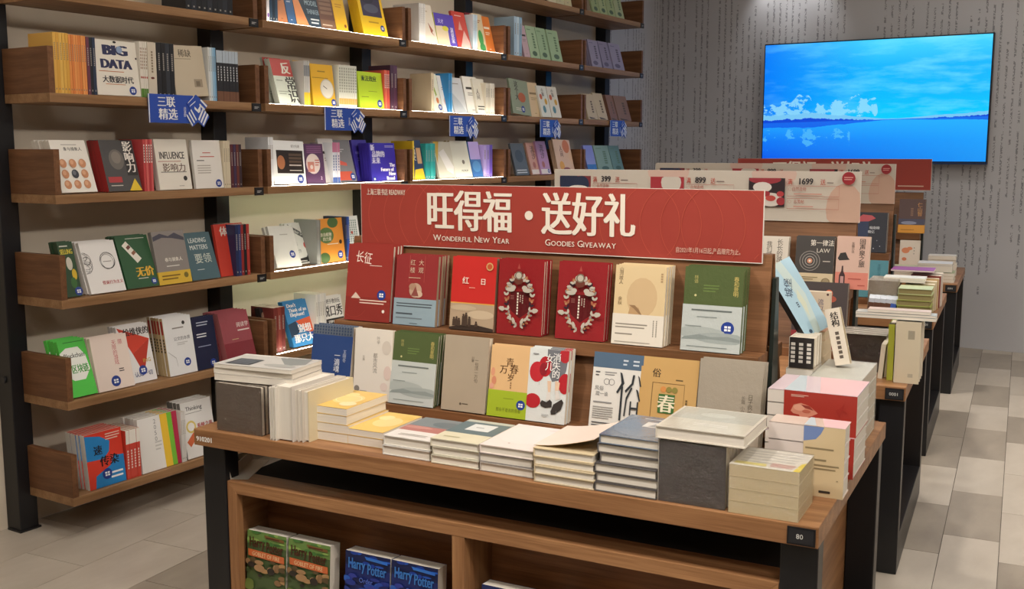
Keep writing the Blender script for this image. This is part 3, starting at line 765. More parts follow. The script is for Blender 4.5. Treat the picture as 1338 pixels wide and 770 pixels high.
# ---- first bay
P = shelf('A', 0, c1)
P.spines(278, 356, 163, 5, ['#e3b253', '#dca545', '#e6b95c'], 'yellow paperback spines', SPD)
P.spines(356, 441, 176, 7, ['#e5934f', '#df8443', '#e89c58'], 'orange paperback spines', SPD)
P.spines(442, 489, 186, 3, ['#6f3b4c', '#23262d', '#2c3850'], 'dark spines beside the orange ones', SPW)
P.face(491, 705, (472, 196), 1, '#e9e3d6', 'white data book with chunky lettering', [('t', 'BIG', .5, .82, .22, '#2b2f55', .055, 1.35, 0, .86), ('t', 'DATA', .5, .57, .2, '#2b2f55', .055, 1.05, 0, .88), ('c', .6, .84, .07, '#8fa3c4'), ('l', .08, .42, .95, .45, 1, '#c0703a'),
     ('t', '大数据时代', .5, .29, .115, '#2a2a33', .02, 1, 0, .85), ('l', .2, .19, .75, .215, 1, '#c0703a'), ('e', .03, .93, .02, .03, INK), ('e', .97, .7, .02, .02, INK), ('e', .5, .97, .04, .02, INK)], st=ST, t=.024)
P.spines(707, 745, 208, 4, '#e6dfd2', 'white spines with green feet', SPDOT)
P.spines(747, 790, 212, 1, '#d8cdba', 'thick cream spine with a dot', [('d', .4, .45, .6, .85, 8, '#8b7a62'), ('e', .5, .36, .22, .02, '#6a3325')], dp=.16)
P.spines(792, 878, 216, 4, ['#26262a', '#1d1d20', '#33373f', '#22242a'], 'black hardback spines', SPW)
P.face(884, 1045, (868, 240), 1, '#cdbfa6', 'kraft paper book tilted against the black spines', [('t', '稀缺', .42, .85, .14, '#5e5347', .01, 1, 0, .7), ('l', .1, .73, .72, .75, 1, '#6d6152'), ('r', .6, .18, .86, .34, '#a3947e'), ('r', .66, .2, .78, .3, '#7f725f')], roll=-3, d=.004)
P.spines(1047, 1086, 238, 4, ['#d9dcdb', '#cfe0e8', '#9fc4dd', '#7fb0d3'], 'pale blue and white spines', SPD)
P.spines(1088, 1196, 256, 7, '#2b2b30', 'black spines with silver tops', [('r', 0, .76, 1, 1, '#b9c6d2'), ('r', 0, 0, 1, .2, '#7a5540'), ('d', .35, .4, .65, .7, 6, '#cfd3d6')])
P = shelf('B', 0, c2)
eg = [('t', '象与骑象人', .6, .83, .065, INK, .01, 1, 0, .6), ('l', .3, .9, .95, .925, 1, GRY)]
for r_ in range(3):
    for q in range(3): eg += [('e', .22+q*.27, .15+r_*.2, .1, .085, '#c98d66' if (r_, q) != (1, 1) else '#3d3f47', 16), ('e', .2+q*.27, .17+r_*.2, .05, .045, '#dba883' if (r_, q) != (1, 1) else '#6b7078', 10)]
P.face(312, 489, (228, 97), 5, '#ece7dd', 'white book with rows of ovals', eg, t=.019)
P.face(546, 712, (488, 95), 4, '#4d4b4b', 'dark grey book with vertical white title', [('e', .42, .62, .22, .2, '#6f6963'), ('e', .42, .66, .14, .12, '#857d74'), ('r', .66, .3, .97, 1, '#2f2d2d'), ('v', '影响力', .81, .97, .19, '#efeae0', .02), ('r', .06, .17, .46, .28, '#b23a3d'), ('l', .1, .09, .5, .13, 1, '#cfc9be'), ('p', [(.62, 0), (1, 0), (.84, .24)], '#e6c531')], sp='#b53a3a', t=.017)
P.spines(724, 772, 85, 4, ['#c2484a', '#d96a66', '#b63a40', '#d06060'], 'red spines behind the white bestseller', SPT)
P.face(801, 962, (764, 87), 2, '#ebe5d8', 'white book with black capitals', [('t', 'INFLUENCE', .5, .68, .17, '#2b2420', .02, .6, 0, .93), ('l', .05, .55, .95, .575, 1, '#b0482f'), ('t', '影响力', .52, .44, .15, '#5c3a2a', .01, 1.1, 0, .88), ('l', .1, .33, .9, .37, 1, GRY), ('c', .82, .22, .06, '#3b3a3a'), ('l', .6, .06, .8, .08, 1, GRY)], sp='#f0ece4', t=.014)
P.face(981, 1120, (967, 91), 1, '#ebe7e0', 'white book with small red title', [('l', .35, .72, .72, .76, 1, '#c0473a'), ('l', .25, .64, .8, .68, 1, '#c0473a'), ('l', .12, .56, .5, .60, 1, INK), ('l', .12, .3, .6, .5, 4, '#b9b2a8')], st=ST)
P.spines(1122, 1156, 92, 3, '#d9cdb2', 'cream spines beside the red titled book', SPD)
P.spines(1158, 1212, 110, 4, ['#5d2c33', '#44324f', '#6a3530', '#3b2a30'], 'dark maroon spines by the end panel', SPW)
P = shelf('C', 0, c3)
P.face(340, 414, (165, 165), 3, '#2c4a2f', 'dark green selling book', [('t', 'SELLING', .5, .82, .11, '#dbc93c', .02, .8, 0, .8), ('l', .1, .9, .9, .95, 1, '#cfd2c4'), ('e', .75, .4, .16, .1, '#d8b531'), ('e', .55, .6, .2, .12, '#cfcabb'), ('e', .6, .25, .2, .1, '#3d6b35')], d=.012, h=.215, th=14, st=(.8, .09))
sc = [('ring', .68+.02*math.sin(k*2.1), .60+.015*math.cos(k*1.7), .21-.01*(k % 3), .008, '#3a3836', 22) for k in range(4)] + [('l', .55, .58, .8, .61, 1, GRY), ('t', '怪诞行为主义', .68, .19, .065, '#b3302f', .01, 1, 0, .6)]
sc += [('ring', .05+.05*math.sin(k*1.3), .6+.12*math.cos(k*2.3), .1+.03*(k % 3), .008, '#3a3836', 16) for k in range(8)]
P.face(458, 632, (375, 150), 4, '#eae7e3', 'white book with black scribbles', sc, t=.016)
P.face(641, 799, (550, 122), 3, '#2b5634', 'green book with a white price label', [('p', [(.15, .82), (.3, .9), (.66, .55), (.5, .47)], '#e4dfd2'), ('p', [(.26, .78), (.36, .83), (.41, .78), (.31, .73)], '#6b3a30'), ('p', [(.38, .67), (.48, .72), (.53, .67), (.43, .62)], '#8a5a40'), ('t', '无价', .66, .3, .17, '#dcae35', .03, 1, 0, .6), ('l', .4, .16, .85, .19, 1, '#d9d4c5'), ('l', .3, .93, .95, .96, 1, '#c9cdbd')], t=.018, st=(.86, .1, .014))
P.face(801, 960, (752, 96), 1, '#8d8580', 'grey book with a yellow band', [('p', [(.02, .9), (.25, .96), (.5, .9), (.7, .96), (.98, .86), (.98, .8), (.6, .86), (.3, .88), (.02, .82)], '#4b4a55'), ('t', '卷与骑象人', .55, .46, .07, '#f0ebdf', .01, 1, 0, .66), ('l', .3, .32, .8, .36, 1, '#dedad0')], band=(0, .24, '#d8b23c', [('l', .1, .3, .7, .8, 2, '#7a5c1c'), ('c', .85, .6, .07, '#7a6a2a')]), t=.02)
P.face(966, 1104, (895, 106), 2, '#46626a', 'slate blue book with pale capitals', [('t', 'LEADING', .5, .84, .12, '#d6dcd6', .01, .8, 0, .86), ('t', 'MATTERS', .5, .69, .12, '#d6dcd6', .01, .8, 0, .9), ('t', '要领', .55, .45, .19, '#cfd6c8', .0, 1, 0, .85), ('l', .25, .2, .6, .23, 1, '#c3cbc6')], t=.016)
P.face(1106, 1179, (975, 92), 1, '#c23b2c', 'red thinking book', [('t', '体验', .45, .86, .17, '#d9d0c4', .02, 1.0, 0, .8), ('v', '思维', .72, .68, .17, '#2a2020', .03), ('c', .75, .14, .1, STK)], d=.02, th=10, h=.235, w=.17)
P.spines(1182, 1252, 52, 5, ['#243057', '#2c3b6d', '#8d2c2c', '#232227', '#b03a34'], 'dark blue and red spines', SPW)
P = shelf('D', 0, c4)
P.face(None, 491, (232, 188), 4, '#52c94a', 'bright green blockchain book', [('p', [(.0, .78), (.25, .86), (.7, .86), (.9, .7), (.95, .45), (.7, .28), (.3, .28), (0, .4)], '#eef0e8'), ('t', 'Blockchain', .5, .72, .1, '#2b3a2b', .01, .8, 0, .8), ('t', '区块链', .6, .48, .14, '#3f9b3c', .02, 1, 0, .6), ('l', .2, .94, .95, .97, 1, '#2f7a2c')], t=.018, w=.155)
P.face(497, 676, (445, 170), 3, '#ead9cd', 'pale pink book with red title', [('v', '无限的游戏', .62, .9, .085, '#c2545a', .0), ('v', '限', .8, .9, .085, '#c2545a', .0), ('l', .64, .3, .78, .38, 2, INK)], st=(.5, .15, .022), t=.016)
P.face(None, 787, (590, 112), 3, '#e7e5e4', 'white book with a red paper dart', [('p', [(.02, .98), (.98, .72), (.38, .5)], '#cf4431'), ('p', [(.38, .5), (.98, .72), (.62, .12)], '#b8392a'), ('t', '绘维侠的', .6, .88, .12, '#2a2422', .02, 1, 0, .8), ('v', '冒险', .12, .75, .11, INK, .01), ('t', 'ING', .78, .36, .08, '#c3a74a', .01), ('t', '认知一切', .6, .14, .08, '#39467a', .01, 1, 0, .7)], w=.155, d=.02, th=13, st=(.6, .2, .02), t=.014)
P.face(852, 989, (808, 68), 5, '#e4e4e3', 'white book with a network drawing', [('c', .72, .88, .055, '#3d3b39'), ('l', .3, .78, .85, .83, 1, GRY), ('t', '公文的本质', .6, .62, .06, '#4a4a4c', .0, 1, 0, .6), ('l', .4, .5, .8, .56, 2, '#b9b7b4'), ('p', [(.05, .42), (.3, .3), (.33, .15), (.32, .15), (.29, .29), (.05, .41)], '#a9a7a4')], sp='#c9b287', spr=[('r', .2, .72, .8, .95, '#b3302f'), ('d', .3, .4, .7, .65, 5, INK)], st=(.68, .2, .018), t=.018)
P.face(991, 1100, (952, 66), 2, '#252b45', 'navy book with white text', [('l', .2, .82, .75, .92, 2, '#aeb6c8'), ('l', .15, .6, .6, .7, 2, '#d6d9e0'), ('l', .15, .42, .9, .46, 1, '#8f9ab4')], st=(.72, .1), t=.016, film=True)
P.face(1142, 1284, (1085, 45), 5, '#a4525a', 'wrapped dusky red book', [('t', '阅读学', .75, .72, .09, '#e8d8d2', .01, 1, 0, .5), ('l', .55, .58, .98, .64, 1, '#e8d8d2'), ('r', 0, 0, 1, .38, '#8e3a43'), ('l', .3, .43, .6, .46, 1, '#d6b98a')], sp='#b86b70', film=True, t=.017)
P = shelf('E', 0, e1)
P.face(414, 579, (400, 318), 7, '#d8402f', 'red and blue book with black title', [('p', [(0, .98), (0, .52), (.45, .5), (.62, .62), (.66, .8), (.4, .92)], '#2a84c6'), ('p', [(0, 0), (1, 0), (1, .5), (.72, .52), (.62, .36), (.2, .22), (.16, 0)], '#2a84c6'), ('t', '速', .32, .68, .16, '#1e1c22', .02), ('t', '传染', .6, .46, .17, '#1e1c22', .02, 1, 0, .6), ('l', .55, .82, .95, .96, 3, '#e3c3b3'), ('l', .6, .1, .95, .26, 2, '#eef0f2')], sp='#e9e6df', st=(.5, .22, .022), t=.0155, pg=PAGE2)
P.spines(584, 648, 285, 4, '#cd4436', 'red spines with white tops', [('r', 0, .72, 1, 1, '#efe9df'), ('d', .3, .2, .7, .6, 7, '#e9c9bd')], film=True)
P.face(655, 832, (625, 246), 5, '#e8e5e0', 'white book with coloured stripes', [('p', [(.6, 0), (.78, 0), (.74, 1), (.56, 1)], '#ecc23d'), ('p', [(.78, 0), (.9, 0), (.86, 1), (.74, 1)], '#7cc23f'), ('p', [(.9, 0), (1, 0), (1, 1), (.86, 1)], '#b8324f'), ('v', '2050', .42, .95, .1, '#8c8a88'), ('l', .38, .35, .55, .55, 3, '#c9c6c2')], t=.019, pg=PAGE2)
P.spines(835, 856, 205, 3, '#dedbd6', 'white spines after the striped book', SPD)
P.face(862, None if 0 else 985, (820, 172), 4, '#e9e7e3', 'white thinking book with round drawing', [('t', 'Thinking', .42, .86, .09, '#2a2a2c', .01, 1, 0, .62), ('l', .1, .78, .7, .8, 1, GRY), ('c', .25, .55, .16, '#d9c46a'), ('c', .25, .55, .11, '#e9e7e3'), ('t', '系统之美', .7, .54, .08, '#b3302f', .02, 1, 0, .5), ('p', [(.05, .3), (.3, .45), (.35, .32), (.15, .2)], '#cf6a44')], sp='#8d8a86', t=.02, pg=PAGE2, w=.17)
P = shelf('T', 0, c1)
P.spines(930, 1165, 0, 9, ['#1f2126', '#2a2d36', '#1b1b1f'], 'black spines near the top', SPW, h=.22)

# ---- second bay
P = shelf('T', 1, t1)
P.spines(108, 150, 0, 2, '#e8e4ea', 'white spines with violet swirl', [('e', .5, .14, .4, .05, '#7a4aa8')], h=.21)
P.spines(152, 226, 0, 3, ['#2b4258', '#1f2c3a'], 'dark teal spines at the near end', SPW, h=.22)
P.face(228, 312, None, 1, '#b9764a', 'brown orange book', simple('#5d3a22', '#7a4d30'))
P.face(318, 388, None, 2, '#2d5a8a', 'deep blue book', simple('#dfe6ee', '#b9c9da'), sp='#274a72')
P.face(392, 606, None, 1, '#22384a', 'dark teal book with orange triangle', [('p', [(0, 1), (0, 0), (.5, 0)], '#e0915a'), ('t', 'THE', .7, .68, .12, '#9fb6c4', .01), ('t', 'MODEL', .72, .5, .12, '#9fb6c4', .01, .8, 0, .55), ('t', 'THINKER', .74, .32, .12, '#9fb6c4', .01, .8, 0, .5), ('l', .6, .06, .95, .2, 2, '#d5dde2')], h=.235)
P.face(608, 736, None, 1, '#7c5b45', 'brown photograph book', [('r', 0, .2, 1, 1, '#69483a'), ('d', .1, .3, .9, .95, 7, '#8a6a55'), ('l', .1, .06, .9, .12, 1, '#cbbba8')], w=None, h=.235)
P.face(740, 842, None, 3, '#e9b81f', 'golden yellow book', [('l', .2, .5, .8, .6, 2, '#c98c14'), ('c', .8, .12, .1, '#8a4a20')], sp='#e3a91a', h=.235)
P.face(974, 1188, (905, -30), 3, '#f0c61c', 'yellow book with dark picture', [('r', .12, .42, .9, 1, '#3b3552'), ('e', .5, .6, .3, .1, '#565a70'), ('e', .4, .8, .25, .1, '#2b2942'), ('l', .3, .26, .8, .33, 1, '#b98a10')], st=(.82, .18), sp='#e6b617', h=.24, t=.02)
P = shelf('A', 1, k6)
fc = [('r', 0, .62, 1, 1, '#c24a44'), ('t', '反', .68, .8, .24, '#e6e2d4', .03), ('v', '常识', .78, .6, .27, '#3b3a36', .02), ('l', .1, .5, .5, .54, 1, '#8f9a86'), ('l', .1, .2, .6, .3, 2, '#a9b3a0')]
P.face(238, 292, (95, 338), 1, '#dbe3d4', 'red topped pale book at the near end', fc, w=.12, d=.072, h=.225, th=12)
P.face(294, 411, (228, 345), 2, '#dbe3d4', 'red topped pale book in front', fc, t=.016)
P.face(413, 436, (372, 360), 1, '#c9cdb8', 'pale book with gold corner', [('r', 0, .6, 1, 1, '#c8a24e')], w=.1, d=.03, h=.22, th=12)
P.spines(438, 472, 355, 3, '#c8c7c2', 'silver spines with yellow feet', [('r', 0, 0, 1, .3, '#e6c22e'), ('r', 0, .66, 1, .9, '#8d9092')])
P.face(492, 622, (465, 372), 1, '#e9b62c', 'amber book with a clock face', [('c', .66, .42, .3, '#c9c3b3'), ('c', .66, .42, .27, '#e6e1d4'), ('p', [(.66, .43), (.5, .5), (.5, .48), (.66, .41)], INK), ('l', .05, .66, .9, .69, 1, '#8f6a18'), ('l', .3, .8, .7, .86, 1, '#9c7820')], st=(.9, .1), t=.018)
P.spines(641, 744, 382, 8, '#dfe0d3', 'pale green spines with ruled lines', [('d', .2, .35, .8, .95, 9, '#a9ac9c'), ('r', 0, .08, 1, .22, '#e8a860')])
P.face(762, 903, (752, 416), 1, '#b9d62c', 'lime green book', [('t', '乘法效应', .45, .82, .14, '#2f4a20', .03, 1, 0, .8), ('l', .4, .46, .9, .49, 1, '#6f8a1c'), ('l', .1, .3, .5, .34, 1, '#6f8a1c')], st=(.82, .15, .02), t=.014)
P.spines(905, 936, 410, 4, ['#d95a4a', '#e07a5a', '#cf4a44'], 'coral spines beside the lime book', SPT)
P.spines(940, 985, 432, 2, ['#4a2f44', '#5c3a52'], 'dark plum spines by the end panel', SPW, h=.235)
P = shelf('B', 1, k7)
P.spines(232, 262, 158, 3, '#e6e8ea', 'white spines at the near end', SPD, h=.225)
P.face(264, 448, (252, 157), 1, '#eef0ef', 'white book with dark workshop photograph', [('r', .12, .25, .95, .78, '#2a211d'), ('e', .25, .5, .12, .16, '#b0714a'), ('d', .5, .4, .9, .72, 4, '#5e4c3e'), ('l', .5, .42, .92, .46, 1, '#e8e2d8'), ('l', .5, .3, .92, .34, 1, '#e8e2d8'), ('t', '设计光速', .72, .88, .06, '#55524e', .0, 1, 0, .45)], st=(.82, .12, .021), roll=1.5, t=.015)
P.face(456, 562, (442, 172), 1, '#5b3b5e', 'purple book with cream disc', [('c', .4, .5, .38, '#e6d6cf'), ('r', .1, .3, .45, .55, '#d08a7a'), ('c', .3, .42, .08, '#e6d6cf'), ('d', .1, .76, .9, .96, 4, '#8a5a86'), ('l', .5, .44, .75, .62, 3, '#c46a5c'), ('t', '2', .78, .14, .1, '#e0d0e0', .02)], t=.016)
P.face(564, 602, (522, 165), 1, '#dcdad8', 'light grey book', simple(), w=.11, d=.015, h=.225, th=14)
P.spines(603, 646, 162, 3, ['#e3e6ee', '#d8dce8', '#e6dfe6'], 'white spines with pink tops', [('r', 0, .76, 1, 1, '#c77a9a'), ('d', .3, .3, .7, .7, 6, '#5a6a9a'), ('r', 0, 0, 1, .15, '#3d5a9c')])
P.face(648, 745, (650, 178), 1, '#77777c', 'grey book with red stripes', [('p', [(0, .55), (.6, .45), (.6, .38), (0, .42)], '#cf5a4a'), ('p', [(0, .25), (.8, .25), (.9, .04), (0, .04)], '#c9563f'), ('l', .1, .7, .6, .8, 2, '#b9b9bd')], st=(.8, .12, .02), d=.016, h=.22, th=15)
P.face(750, 772, (690, 170), 1, '#4a3fb5', 'indigo book behind the branding titles', simple('#8f88e0', '#8f88e0'), w=.12, d=.078, h=.22, th=12)
P.face(832, 978, (822, 167), 4, '#3b2fa8', 'indigo branding book', [('t', '新', .12, .88, .15, '#e6e4f4', .02), ('t', '品牌的', .33, .71, .15, '#e6e4f4', .02, 1, 0, .62), ('t', '未来', .22, .54, .15, '#e6e4f4', .02, 1, 0, .42), ('t', 'The', .84, .42, .12, '#f2f1fa', .045), ('t', 'Future of', .64, .305, .12, '#f2f1fa', .045, 1, 0, .68), ('t', 'New', .82, .19, .12, '#f2f1fa', .045), ('t', 'Brand', .74, .07, .12, '#f2f1fa', .045, 1, 0, .48), ('l', .6, .88, .95, .94, 2, '#b9b4e6')], t=.0165, st=(.1, .06, .013))
P = shelf('C', 1, k8)
P.face(242, 330, (118, 112), 2, '#dfe0d6', 'glossy white book leaning over', [('l', .4, .76, .8, .82, 1, '#b8b8ac')], film=True, roll=2, st=(.72, .3, .019), w=.165)
P.face(332, 440, (262, 92), 2, '#e8ebe2', 'white book with a dark ribbon title', [('p', [(.05, .88), (.12, .98), (.9, .66), (.84, .55)], '#5a5e5a'), ('t', 'Tinker Do', .48, .77, .1, '#e8ebe2', .01, .8, -22, .75), ('c', .72, .45, .12, '#c8473d'), ('t', '打造', .2, .5, .09, '#8a8d88', .0, 1, 0, .3), ('t', '工作', .3, .32, .09, '#8a8d88', .0, 1, 0, .3), ('p', [(.02, .02), (.95, .06), (.98, .32), (.8, .34), (.6, .16), (.1, .12)], '#2d302e'), ('l', .2, .05, .6, .1, 1, '#e8ebe2')], st=(.78, .2, .019), d=.05)
P.spines(442, 462, 68, 3, ['#8d8f8a', '#9a9c96', '#7f817c'], 'grey spines after the ribbon book', SPD)
P.face(464, 585, (441, 66), 1, '#e2963a', 'orange book with a green leaf', [('e', .3, .62, .3, .18, '#5d7a48'), ('e', .6, .9, .22, .12, '#4e6b3c'), ('e', .15, .12, .22, .12, '#4e6b3c'), ('t', '亲自植物', .28, .64, .08, '#f0e6d0', .01, 1, 0, .5), ('t', '的力量', .32, .54, .08, '#f0e6d0', .01, 1, 0, .4), ('l', .3, .4, .8, .44, 1, '#f0e6d0'), ('c', .85, .45, .06, '#3d2c1c')], st=(.8, .16, .02))
P.spines(587, 606, 60, 3, ['#26324f', '#2e4f9a', '#3a60b4'], 'blue spines beside the orange book', SPW, h=.225)
P.face(608, 668, None, 1, '#e9ebe6', 'white book with rows of small print', [('d', .1+.16*k, .08, .18+.16*k, .92, 16, '#6f8f82') for k in range(5)] + [('c', .4, .62, .08, '#c8573d')], h=.225, th=8)
P = shelf('D', 1, k8)
P.face(None, 226, (62, 488), 2, '#241f20', 'black book with a pale stone', [('e', .5, .8, .4, .1, '#8a6f5c')], w=.17, d=.02, h=.215, th=15)
P.spines(228, 284, 470, 3, ['#7c3630', '#8d4238', '#6d2d2a'], 'dark red spines by the elephant book', SPW, h=.215)
P.face(326, 460, (258, 488), 2, '#3a8ac4', 'blue and orange elephant book', [('p', [(.3, .55), (1, .62), (1, .05), (.55, .3)], '#e0633a'), ('p', [(0, .5), (.3, .55), (.35, .3), (0, .2)], '#2b4258'), ('p', [(.55, .3), (1, .22), (1, .05)], '#2c5fa8'), ('t', "Don't", .28, .9, .1, '#f4f4f0', .03, 1, 0, .5), ('t', 'Think of an', .46, .79, .1, '#f4f4f0', .03, 1, 0, .8), ('t', 'Elephant!', .42, .68, .1, '#f4f4f0', .03, 1, 0, .7), ('t', '别想', .55, .38, .17, '#f4f4f0', .03), ('t', '那只大', .45, .17, .17, '#f4f4f0', .03, 1, 0, .8)], st=(.86, .2, .019))
P.spines(440, 490, 440, 5, ['#e3dfd4', '#d8d6cf', '#e6e3da'], 'white spines of the talk show book', SPD)
P.face(492, 590, (486, 455), 2, '#e9e7de', 'white talk show book', [('t', '手把手教你玩', .5, .88, .1, INK, .01, .8, 0, .9), ('t', '脱口秀', .5, .66, .24, INK, .02, .8, 0, .95), ('r', 0, .34, 1, .48, '#2a2826'), ('t', 'STEP BY STEP', .5, .41, .07, '#e9e7de', .02, .8, 0, .85)], h=.22, th=10)

# ---- third bay
P = shelf('T', 2, h5)
P.spines(322, 376, 30, 4, '#e8e6e2', 'tall white spines at the near end', [('d', .4, .5, .6, .9, 8, '#a9a6a0')], dp=.18)
P.face(378, 488, (345, 95), 1, '#e6dccb', 'cream book with a red brown sketch', [('p', [(.5, .55), (.8, .35), (.7, .3), (.85, .2), (.6, .3)], '#9c5a40'), ('l', .2, .8, .7, .86, 1, '#b9a68c')], t=.014, h=.225, th=14)
P.face(490, 658, (440, 112), 2, '#e0cfae', 'cream book with violet block', [('p', [(0, 1), (1, 1), (1, .0), (.62, 0), (.62, .55), (.5, .5), (.35, .62), (0, .6)], '#5a48b0'), ('e', .5, .55, .16, .08, '#d8d04a'), ('t', '天才', .3, .76, .13, '#cfc8ee', .02), ('v', '演说家', .82, .6, .15, '#e6e2f4', .02)], sp='#b8bc3a', t=.014)
P.face(664, 780, (570, 122), 1, '#c8493f', 'red book with a pale figure', [('p', [(.2, 0), (.7, .5), (.95, .2), (.95, 0)], '#dfb9b0'), ('p', [(.3, .5), (.5, .75), (.6, .5)], '#d8a59a'), ('l', .2, .86, .9, .92, 1, '#e6c8c0')], h=.22, th=15)
P.face(782, 790, (696, 135), 1, '#7c2630', 'dark red book with black teeth', [('d', .5, .05, .9, .95, 7, '#2a1a1e')], w=.11, d=.03, h=.23, th=13)
P.spines(791, 830, 128, 3, ['#cfe0ea', '#b8d0e0', '#c8dae6'], 'pale blue spines near the middle', SPD)
P.face(834, 916, (832, 182), 1, '#dcc7a2', 'tan book with a green figure', [('e', .55, .35, .25, .22, '#4a9a55'), ('e', .6, .1, .3, .12, '#3f8a4c'), ('l', .2, .75, .8, .85, 2, '#a5583a')], h=.225, th=12)
P.face(918, 965, (880, 185), 1, '#e0803a', 'orange book by the end panel', simple('#f2e6d6', '#f2e6d6'), w=.11, d=.02, h=.225, th=14)
P = shelf('A', 2, g_)
P.spines(13, 24, 330, 1, '#d8c8a8', 'single cream spine', SPD, h=.215)
P.face(26, 62, (-8, 332), 1, '#dde0cf', 'pale book with a green leaf', [('p', [(.1, 1), (.5, .4), (.65, .45), (.3, 1)], '#8aa33c'), ('e', .6, .3, .15, .08, '#c9743a')], st=(.75, .12, .018), h=.22, th=14)
P.face(64, 84, (10, 335), 2, '#ebebe8', 'white illustrated book', [('e', .5, .3, .3, .14, '#d8b8a8'), ('l', .2, .6, .8, .7, 2, GRY)], w=.12, h=.215, th=14, d=.01)
P.spines(85, 100, 330, 4, ['#2f86c4', '#3a92cc', '#2a78b4', '#58a6d6'], 'bright blue spines', SPW, h=.225)
P.face(112, 164, (97, 345), 1, '#c9ccce', 'pale grey book', [('p', [(0, .6), (.6, .3), (1, 0), (0, 0)], '#aeb4b9'), ('l', .2, .8, .8, .86, 1, GRY)], h=.21, th=14)
P.face(166, 190, (112, 345), 1, '#eceae2', 'ivory book lit from the shelf edge', simple(), w=.15, d=.016, h=.225, th=12)
P.face(208, 236, (188, 350), 1, '#e0dccd', 'ivory book with dark print', [('v', '人间', .3, .7, .14, INK, .01), ('l', .1, .1, .8, .25, 2, INK)], w=.12, h=.215, th=12)
P.spines(240, 278, 350, 4, ['#e0d8c6', '#d6cdb8', '#e6e0d0'], 'cream spines by the lit panel', SPD, dp=.17)
P = shelf('B', 2, k7)
P.spines(1068, 1078, 165, 1, '#e2c02c', 'single yellow spine', SPD, h=.215)
P.face(1079, 1142, (1072, 166), 1, '#2f3f60', 'navy book with a yellow foot', [('p', [(0, 0), (1, 0), (.9, .28), (.2, .25)], '#e6c52a'), ('v', '中国史', .25, .9, .13, '#e3dcc8', .02), ('r', .5, .4, .9, .8, '#c9a078')], h=.22, th=10)
P.spines(1144, 1200, 168, 4, ['#2a9a98', '#27908e', '#34a8a4'], 'teal spines', SPW)
P.face(1225, 1330, (1203, 180), 1, '#d9d6c4', 'ivory book with a silver leaf shape', [('p', [(.2, .7), (.5, .2), (.8, .1), (.9, .3), (.5, .8)], '#f2f0ea'), ('p', [(.0, 1), (.3, 1), (.05, .4)], '#c8a84a')], h=.215, th=13)
P.tr = g_
P.face(116, 186, (78, 608), 2, '#e6e6d6', 'ivory premium book', [('t', 'PREMIUM', .6, .18, .07, '#5a5548', .01, .9, 0, .7), ('e', .6, .42, .08, .06, '#7a7464')], sp='#d8b84a', h=.22, th=13, t=.018)
P.face(188, 230, (188, 610), 1, '#3d6fb0', 'blue and violet book', [('r', 0, .5, 1, 1, '#b8a6e0'), ('e', .5, .3, .4, .16, '#5a92c8')], h=.215, th=11)
P.spines(232, 268, 608, 3, ['#b8a6e0', '#a08cd8', '#6a52b8'], 'lilac spines by the end panel', SPD)

# ---- fourth bay
P = shelf('T2', 3, g_)
for k, (a, b) in enumerate(((505, 536), (538, 570), (572, 602))):
    P.face(a, b, None, 1, ['#d9d0b8', '#cfc8a8', '#d6cba6'][k], ['cream', 'straw coloured', 'sand coloured'][k]+' book', simple(), h=.21)
P = shelf('T', 3, m3)
P.spines(122, 162, 36, 3, ['#a9c4d8', '#c3d8e6', '#8fb2cc'], 'pale blue spines at the near end', SPD, h=.24)
P.face(176, 206, (152, 85), 1, '#c4a9b4', 'dusty pink book', simple(), h=.205, th=14)
GG = [('d', .55, .3, .75, .8, 6, '#5d7a5c'), ('e', .5, .14, .25, .08, '#4f6a58'), ('l', .1, .86, .6, .92, 1, '#6a8668')]
P.face(208, 256, (175, 82), 1, '#a9c2a0', 'light green book beside the pink one', GG, h=.21, th=14)
P.face(258, 306, (208, 105), 1, '#9fbb98', 'middle light green book', GG, h=.21, th=14)
P.face(314, 368, (268, 105), 3, '#a4c09c', 'outer light green book', GG, h=.21, th=14)
P = shelf('A', 3, m3)
P.face(118, 208, (100, 350), 1, '#8f9a84', 'olive book leaning askew', [('v', '这个大', .35, .95, .17, '#3a3a34', .02), ('e', .6, .5, .2, .14, '#b0603c'), ('l', .2, .1, .6, .2, 2, '#d6d2c0')], roll=4, h=.225, th=12, st=(.58, .16, .022))
P.face(212, 236, (168, 365), 3, '#d8c09a', 'sand coloured book with plain cover', simple('#8a7452', '#a9906a'), w=.13, d=.02, h=.225, th=12)
PW = [('e', .4, .25, .16, .12, '#5a8a9a'), ('e', .7, .5, .14, .1, '#d0a23c'), ('e', .25, .65, .14, .09, '#c96a4a'), ('v', '小镇', .5, .92, .12, INK, .01)]
P.face(266, 312, (234, 378), 1, '#dfe2dc', 'white picture book', PW, h=.21, th=14)
P.face(314, 362, (284, 386), 1, '#e0ddd2', 'second white picture book', PW, h=.21, th=14, sp='#b9a58a')
P = shelf('B', 3, g_)
P.face(370, 424, (350, 625), 1, '#5c6064', 'slate grey book', [('l', .1, .05, .9, .2, 2, '#cfd2d6'), ('e', .5, .6, .3, .2, '#454a50')], h=.21, th=15)
FL_ = [('v', '流沙', .5, .9, .2, '#4a2f2c', .01), ('e', .4, .3, .14, .1, '#a9685a'), ('r', .05, .02, .95, .16, '#e3dcd8')]
P.face(436, 472, (382, 612), 1, '#c79a8a', 'pink brown book', FL_, w=.13, d=.012, h=.215, th=15)
P.face(474, 511, (440, 606), 1, '#b48ab0', 'mauve book with vertical title', FL_, w=.13, h=.225, th=14, st=(.8, .1, .014))
